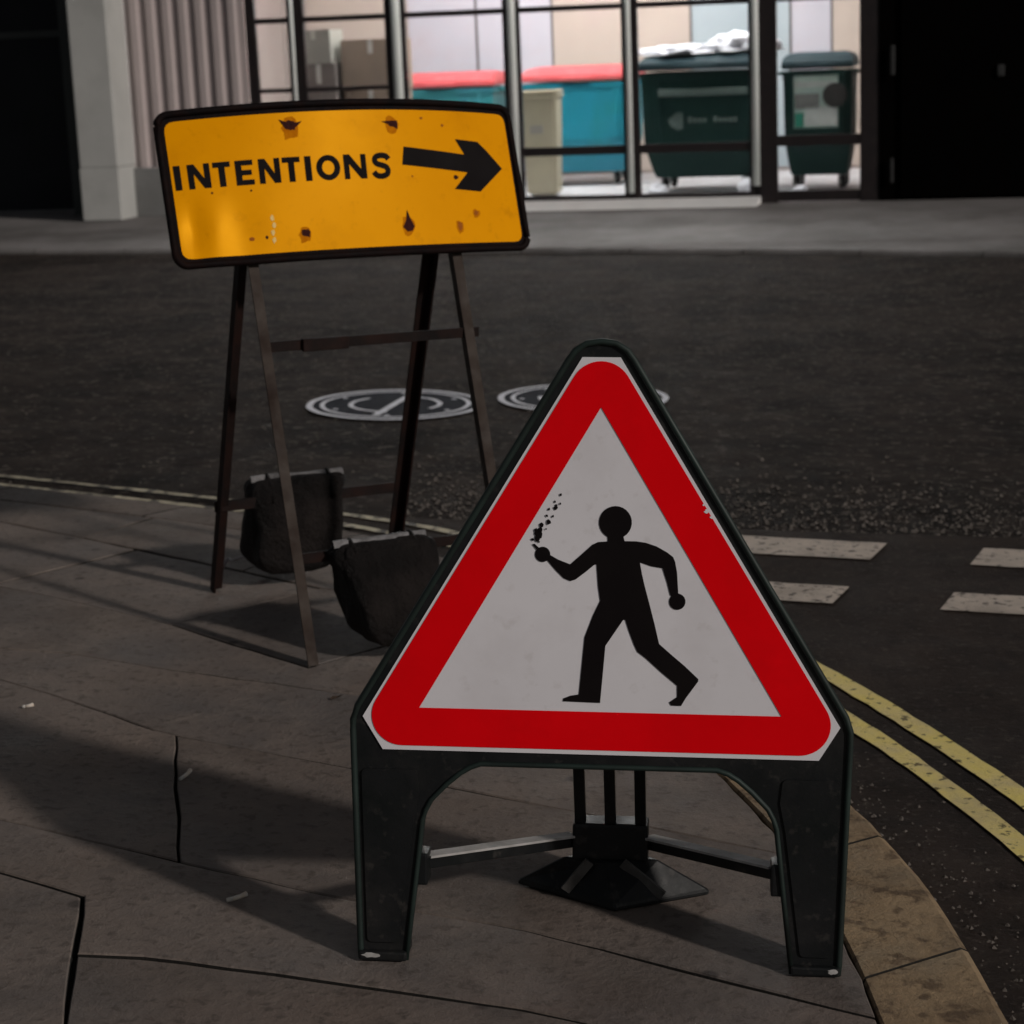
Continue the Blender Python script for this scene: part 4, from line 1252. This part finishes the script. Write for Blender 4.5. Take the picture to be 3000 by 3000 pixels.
# ================================================================== RED TRIANGLE SIGN
# outline of the printed figure and paint flecks, metres on the sign face
WALK = [[0.0124,0.7184],[0.0118,0.7257],[0.0067,0.7293],[0.0025,0.7342],[-0.0003,0.7398],[-0.0018,0.7461],[-0.0018,0.7525],[-0.0002,0.7587],[0.0027,0.7644],[0.0069,0.7692],[0.0121,0.7729],[0.018,0.7752],[0.0242,0.7761],[0.0305,0.7754],[0.0364,0.7732],[0.0417,0.7697],[0.0459,0.765],[0.049,0.7595],[0.0506,0.7533],[0.0507,0.7469],[0.0494,0.7407],[0.0466,0.7349],[0.0426,0.73],[0.0375,0.7261],[0.0394,0.7193],[0.0586,0.7192],[0.0735,0.7171],[0.0906,0.7116],[0.1077,0.7021],[0.1174,0.6947],[0.1207,0.6872],[0.1241,0.67],[0.1265,0.6353],[0.1284,0.6348],[0.1328,0.6328],[0.1362,0.6292],[0.138,0.6247],[0.1382,0.6197],[0.1365,0.615],[0.1334,0.6112],[0.1291,0.6089],[0.1242,0.6083],[0.1195,0.6095],[0.1156,0.6124],[0.1129,0.6165],[0.1119,0.6214],[0.1127,0.6263],[0.1152,0.6306],[0.1133,0.6328],[0.1083,0.6523],[0.1006,0.676],[0.0825,0.6789],[0.0643,0.6851],[0.0677,0.6667],[0.0722,0.6473],[0.081,0.6147],[0.0889,0.5843],[0.0967,0.5516],[0.1162,0.5345],[0.1379,0.5163],[0.1606,0.4949],[0.1607,0.4911],[0.1407,0.4624],[0.1334,0.4494],[0.1173,0.4497],[0.114,0.4551],[0.1268,0.4643],[0.1265,0.483],[0.0994,0.5055],[0.0756,0.527],[0.0615,0.5377],[0.056,0.5496],[0.0472,0.5725],[0.0417,0.5899],[0.0385,0.5903],[0.0098,0.5464],[0.0059,0.4989],[0.0019,0.4512],[-0.0588,0.4525],[-0.0581,0.4575],[-0.0469,0.4622],[-0.0328,0.4647],[-0.0287,0.5091],[-0.0241,0.5599],[-0.011,0.5954],[0.0007,0.6208],[-0.0027,0.6436],[-0.0055,0.6806],[-0.0094,0.6794],[-0.0222,0.6683],[-0.0393,0.6549],[-0.0478,0.6521],[-0.0586,0.6567],[-0.0716,0.6696],[-0.085,0.6852],[-0.0855,0.6851],[-0.0896,0.6831],[-0.0941,0.6827],[-0.0984,0.684],[-0.102,0.6867],[-0.1043,0.6905],[-0.1052,0.6949],[-0.1045,0.6994],[-0.1022,0.7034],[-0.0987,0.7063],[-0.0945,0.7078],[-0.09,0.7077],[-0.0859,0.7059],[-0.0826,0.7029],[-0.0807,0.6988],[-0.0803,0.6944],[-0.0673,0.6871],[-0.048,0.6798],[-0.0309,0.6953],[-0.0118,0.713],[-0.0032,0.7171]]
DOTS = [[-0.0986,0.7289,0.0082],[-0.0944,0.7441,0.0039],[-0.1008,0.7213,0.0054],[-0.083,0.7487,0.0043],[-0.072,0.7715,0.0039],[-0.0827,0.7696,0.0024],[-0.0863,0.7588,0.0024],[-0.0762,0.7579,0.002],[-0.0731,0.7817,0.002],[-0.0645,0.7786,0.0017],[-0.0635,0.7932,0.0022],[-0.0873,0.7371,0.0017],[-0.1094,0.72,0.0026],[-0.0986,0.7159,0.0017],[-0.104,0.7353,0.003],[-0.0965,0.7354,0.0039],[-0.0709,0.7759,0.0022]]
cR = V((0.1112, 3.1546, gz(0.1112, 3.1546) + 0.0025))
uR, bR = frame_axes(math.radians(-6.0718))
LR = math.radians(4.0733)
vR = nrm * math.cos(LR) + bR * math.sin(LR)
wR = bR * math.cos(LR) - nrm * math.sin(LR)
rs = empty('warning_sign', basis(uR, wR, vR, cR))
tag(rs, 'red bordered triangular warning sign with a black walking figure on a dark plastic frame', 'sign')
loc = lambda u, v, d: V((u, d, v))
# moulded frame: legs, arch and triangular surround in one outline
sd = V((-0.360, 0.595)).normalized()
arch = [(0.321, 0.0), (0.305, 0.13), (0.2915, 0.245), (0.286, 0.262), (0.277, 0.279), (0.2504, 0.3068), (0.228, 0.326), (0.212, 0.336), (0.1936, 0.3425)]
right = [(0.396, 0.0), (0.398, 0.02), (0.4065, 0.395), (0.4065, 0.412), (0.399, 0.436), (0.052, 1.010), (0.041, 1.025), (0.024, 1.036), (0.0, 1.0395)]
outline = right + [(-x, y) for x, y in reversed(right[:-1])] + [(-x, y) for x, y in arch] + list(reversed(arch))
tri = poly_tris(outline)
n = len(outline)
bm = bmesh.new()
f1 = [bm.verts.new((p[0], 0.0, p[1])) for p in outline]
f2 = [bm.verts.new((p[0], 0.048, p[1])) for p in outline]
for t in tri:
    for ring, fl in ((f1, False), (f2, True)):
        q = [ring[i] for i in t]
        try: bm.faces.new(q[::-1] if fl else q)
        except ValueError: pass
strip_faces(bm, f1, f2)
frame = bmobj('frame', bm, MT['plastic'], rs)
# raised lips: outer edge and arch edge
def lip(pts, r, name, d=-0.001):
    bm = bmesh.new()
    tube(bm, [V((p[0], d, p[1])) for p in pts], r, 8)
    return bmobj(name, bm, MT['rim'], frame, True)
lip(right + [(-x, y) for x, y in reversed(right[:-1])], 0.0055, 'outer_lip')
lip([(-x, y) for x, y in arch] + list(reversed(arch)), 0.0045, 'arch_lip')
for sx in (-1, 1):                                        # raised leg panels and moulded toes
    P = [(0.334, 0.03), (0.386, 0.03), (0.393, 0.33), (0.300, 0.33), (0.296, 0.29), (0.306, 0.24)]
    P = fillet(P, 0.008, 3)
    sheet('leg_panel', [(sx * x, y) for x, y in P], lambda u, v, d: V((u, -0.0035 + d, v)), MT['plastic'], frame, 0.0036)
    bm = bmesh.new()
    bx(bm, sx * 0.359 - 0.040, sx * 0.359 + 0.040, -0.012, 0.06, 0.0, 0.016, 0.004)
    bmobj('toe', bm, MT['plastic'], frame)
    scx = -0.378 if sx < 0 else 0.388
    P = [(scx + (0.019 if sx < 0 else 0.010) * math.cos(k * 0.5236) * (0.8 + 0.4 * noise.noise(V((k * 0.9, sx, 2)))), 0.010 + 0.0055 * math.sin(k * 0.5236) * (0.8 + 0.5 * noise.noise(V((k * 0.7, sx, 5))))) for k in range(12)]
    sheet('toe_highlight', P, lambda u, v, d: V((u, -0.0127, v)), MT['plastic_highlight'], frame)  # pale blot painting a highlight on the toe
    bm = bmesh.new()
    bx(bm, sx * 0.296 - 0.012, sx * 0.296 + 0.012, 0.0, 0.045, 0.13, 0.185, 0.004)
    bmobj('stay_lug', bm, MT['plastic'], frame)
# white sheet, red border, figure
hexa = [(0.390, 0.419), (0.357, 0.3637), (-0.357, 0.3637), (-0.390, 0.419), (-0.0304, 1.0143), (0.0304, 1.0143)]
panel = sheet('sign_panel', hexa, lambda u, v, d: V((u, -0.0030 + d, v)), MT['sign_white'], rs, 0.0029)
ins = 0.0045
nside = V((0.595, 0.360)).normalized()
vb = 0.3715
xs_ = lambda v: 0.390 - ins / nside.x - (v - 0.419) * 0.360 / 0.595
apex_v = 0.419 + (0.390 - ins / nside.x) * 0.595 / 0.360
outer = fillet([(xs_(vb), vb), (0.0, apex_v), (-xs_(vb), vb)], [0.050, 0.050, 0.050], 14)
inner = [(0.2954, 0.436), (0.0, 0.9348), (-0.2954, 0.436)]
# ring: stitch each outer point to the inner outline
def ring_between(name, outer, inner, d, m_, parent):
    k = len(outer) // 3
    P = [outer[i * k:(i + 1) * k] for i in range(3)]
    bm = bmesh.new()
    vi = [bm.verts.new((p[0], d, p[1])) for p in inner]
    vo = [[bm.verts.new((p[0], d, p[1])) for p in g] for g in P]
    for i in range(3):
        for q in range(k - 1): bm.faces.new([vi[i], vo[i][q], vo[i][q + 1]])
        bm.faces.new([vi[i], vo[i][-1], vo[(i + 1) % 3][0], vi[(i + 1) % 3]])
    return bmobj(name, bm, m_, parent)
ring_between('red_border', outer, inner, -0.0042, MT['sign_red'], panel)
for q, (cu, cv, rr) in enumerate(((0.170, 0.770, 0.0045), (0.178, 0.760, 0.003), (0.165, 0.780, 0.0022))):
    P = [(cu + rr * math.cos(k * 0.7) * (0.8 + 0.7 * noise.noise(V((k * 1.1, q, 3)))), cv + rr * math.sin(k * 0.7) * (0.8 + 0.7 * noise.noise(V((k * 1.3, q, 8))))) for k in range(9)]
    sheet('paint_chip', P, lambda u, v, d: V((u, -0.0047, v)), MT['sign_white'], panel)
sheet('walking_figure', WALK, lambda u, v, d: V((u, -0.0042, v)), MT['sign_black'], panel)
sheet('hand_stick', [(-0.1098, 0.7118), (-0.1055, 0.7125), (-0.0964, 0.7039), (-0.1007, 0.7006)], lambda u, v, d: V((u, -0.0046, v)), MT['sign_black'], panel)
for i, (x, y, r) in enumerate(DOTS):
    P = []
    for k in range(12):
        a = 2 * math.pi * k / 12
        q = r * (0.85 + 0.5 * noise.noise(V((math.cos(a) * 1.3, math.sin(a) * 1.3, i * 2.7))))
        P.append((x + q * math.cos(a), y + q * 1.1 * math.sin(a)))
    sheet('paint_fleck', P, lambda u, v, d: V((u, -0.0046 - 0.0002 * (i % 4), v)), MT['sign_black'], panel)
# rear prop with three bars, block and spread foot, and the two stays
def rl(p):                                                # world ground point -> local
    return rs.matrix_world.inverted() @ V(p)
rs.matrix_world = basis(uR, wR, vR, cR)
inv = basis(uR, wR, vR, cR).inverted()
def G(x, y, z=0.0): return inv @ V((x, y, gz(x, y) + z))
prop = bmesh.new()
topc = V((0.0, 0.045, 0.80))
botc = G(0.155, 3.475, 0.10)
for k in (-1, 0, 1):
    bar(prop, topc + V((k * 0.054, 0, 0)), botc + V((k * 0.054, 0, 0)), 0.02, 0.02, V((0, 1, 0)), 0.003)
pr = bmobj('rear_prop', prop, MT['plastic'], rs)
blk = bmesh.new()
bx(blk, botc.x - 0.068, botc.x + 0.068, botc.y - 0.03, botc.y + 0.03, botc.z - 0.035, botc.z + 0.035, 0.006)
bmobj('prop_block', blk, MT['plastic'], pr)
# flared foot
cor = [G(-0.018, 3.50, 0.0), G(0.153, 3.374, 0.0), G(0.329, 3.444, 0.0), G(0.20, 3.60, 0.0)]
corT = [p + V((0, 0, 0.012)) for p in cor]
ctr = botc
topr = [V((botc.x - 0.085, botc.y - 0.02, botc.z - 0.03)), V((botc.x - 0.01, botc.y - 0.045, botc.z - 0.03)), V((botc.x + 0.085, botc.y - 0.02, botc.z - 0.03)), V((botc.x + 0.02, botc.y + 0.05, botc.z - 0.03))]
ft = bmesh.new()
b0 = [ft.verts.new(p + V((0, 0, 0.002))) for p in cor]
b1 = [ft.verts.new(p) for p in corT]
b2 = [ft.verts.new(p) for p in topr]
strip_faces(ft, b0, b1); strip_faces(ft, b1, b2)
ft.faces.new(b2); ft.faces.new(b0)
bmesh.ops.bevel(ft, geom=[e for e in ft.edges], offset=0.003, segments=1, affect='EDGES')
foot = bmobj('prop_foot', ft, MT['plastic'], pr)
for a, b in ((0, 1), (1, 2)):
    rb = bmesh.new()
    m0 = corT[a].lerp(corT[b], 0.5) + V((0, -0.004, 0.006))
    m1 = topr[1].lerp(topr[0 if a == 0 else 2], 0.35) + V((0, -0.008, 0.0))
    bar(rb, m0, m1, 0.018, 0.006, V((0, 1, 0.3)))
    bmobj('foot_rib', rb, MT['rib'], foot)  # paler strips over the dark foot
for sx in (-1, 1):
    st = bmesh.new()
    bar(st, V((sx * 0.292, 0.030, 0.160)), V((botc.x + sx * 0.066, botc.y - 0.01, botc.z - 0.004)), 0.012, 0.020, V((0, 0, 1)), 0.002)
    so = bmobj('stay_bar', st, MT['plastic'], rs)
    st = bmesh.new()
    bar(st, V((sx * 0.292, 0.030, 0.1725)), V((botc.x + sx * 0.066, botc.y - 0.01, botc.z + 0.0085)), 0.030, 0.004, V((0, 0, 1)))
    bmobj('stay_highlight', st, MT['plastic_highlight'], so)  # pale strip painting the bright upper side of the stay

# ================================================================== LITTER
MT['grit'] = mat('road_grit', (0.15, 0.13, 0.115), (0.06, 0.052, 0.046), scale=30, rough=0.9)
gv, gf = [], []
def stone(x, y, z, r):
    i = len(gv)
    a0 = random.random() * 6.28
    for k in range(4):
        a = a0 + k * 1.571 + random.uniform(-0.3, 0.3)
        gv.append((x + r * math.cos(a), y + r * math.sin(a), z))
    gv.append((x + random.uniform(-0.3, 0.3) * r, y + random.uniform(-0.3, 0.3) * r, z + r * random.uniform(0.6, 1.1)))
    for k in range(4): gf.append((i + k, i + (k + 1) % 4, i + 4))
for _ in range(5200):                                    # loose grit against the tarmac joint
    x = random.uniform(-0.4, 4.5)
    y = sl(x) + abs(random.gauss(0, 0.45)) - 0.01
    stone(x, y, gz(x, y) + ROAD + 0.002, random.choice((0.003, 0.004, 0.005, 0.007, 0.011)))
for _ in range(2600):                                    # and in the gutter
    p = along(EP, random.uniform(4.5, LE - 6))
    q = p + V((random.uniform(0.0, 0.1), random.uniform(0.0, 0.08)))
    q = q + (V((0.9, 0.45)) * abs(random.gauss(0, 0.09)))
    stone(q.x, q.y, gz(q.x, q.y) + ROAD + 0.006, random.choice((0.002, 0.003, 0.004, 0.006)))
for _ in range(6000):                                    # stray stones over the worn road
    x, y = random.uniform(-4, 5), random.uniform(6.8, 15)
    stone(x, y, gz(x, y) + ROAD + 0.001, random.choice((0.003, 0.004, 0.006, 0.009)))
tag(mesh('grit', gv, gf, MT['grit']), 'loose grey grit scattered over the worn road and gutter', 'grit', kind='stuff')
def butt(x, y, a, l, label):
    e = empty('cigarette_end', Matrix.Translation((x, y, gz(x, y) + 0.0045)) @ Matrix.Rotation(a, 4, 'Z'))
    tag(e, label, 'litter', 'litter on the pavement')
    bm = bmesh.new(); tube(bm, [(0, 0, 0), (l * 0.55, 0, 0.001), (l, 0.003, 0.002)], [0.0042, 0.0042, 0.005], 8); bmobj('paper', bm, MT['butt'], e, True)
    bm = bmesh.new(); tube(bm, [(-l * 0.4, 0, 0), (-0.0005, 0, 0)], 0.0042, 8); bmobj('filter', bm, MT['tape'], e, True)
butt(-0.712, 4.075, 1.2, 0.035, 'white cigarette end lying by the open crack between two flags')
butt(-0.530, 3.441, 0.5, 0.028, 'white cigarette end lying left of the triangle sign leg')
butt(-1.150, 4.557, 0.2, 0.018, 'short white cigarette end near the left end of the flags')
def leaf(x, y, a, s_, label):
    P = [(-0.03, 0, 0.002), (-0.01, 0.014, 0.010), (0.012, 0.012, 0.006), (0.034, 0.0, 0.014), (0.012, -0.013, 0.009), (-0.012, -0.012, 0.004), (0.0, 0, 0.001)]
    bm = bmesh.new()
    vv = [bm.verts.new(V(p) * s_) for p in P]
    for i in range(6): bm.faces.new([vv[6], vv[i], vv[(i + 1) % 6]])
    o = bmobj('dead_leaf', bm, MT['leaf'])
    o.matrix_world = Matrix.Translation((x, y, gz(x, y) + 0.003)) @ Matrix.Rotation(a, 4, 'Z')
    tag(o, label, 'leaf')
leaf(-0.431, 4.601, 0.4, 0.55, 'small dark curled dead leaf on a flag between the two signs')
bm = bmesh.new()
pts = []
for k in range(26):
    t = k / 25
    pts.append((0.16 * t - 0.08 + 0.012 * math.sin(9 * t), 0.05 * math.sin(5.2 * t), 0.006 + 0.05 * math.sin(math.pi * t) ** 2 * (0.5 + 0.5 * math.sin(7 * t) ** 2)))
tube(bm, pts, 0.005, 6)
o = bmobj('plastic_scrap', bm, MT['scrap'], None, True)
o.matrix_world = Matrix.Translation((-0.80, 5.80, gz(-0.8, 5.8))) @ Matrix.Rotation(0.3, 4, 'Z')
tag(o, 'curl of pale plastic strapping by the rear foot of the yellow sign', 'litter')

bpy.context.view_layer.update()
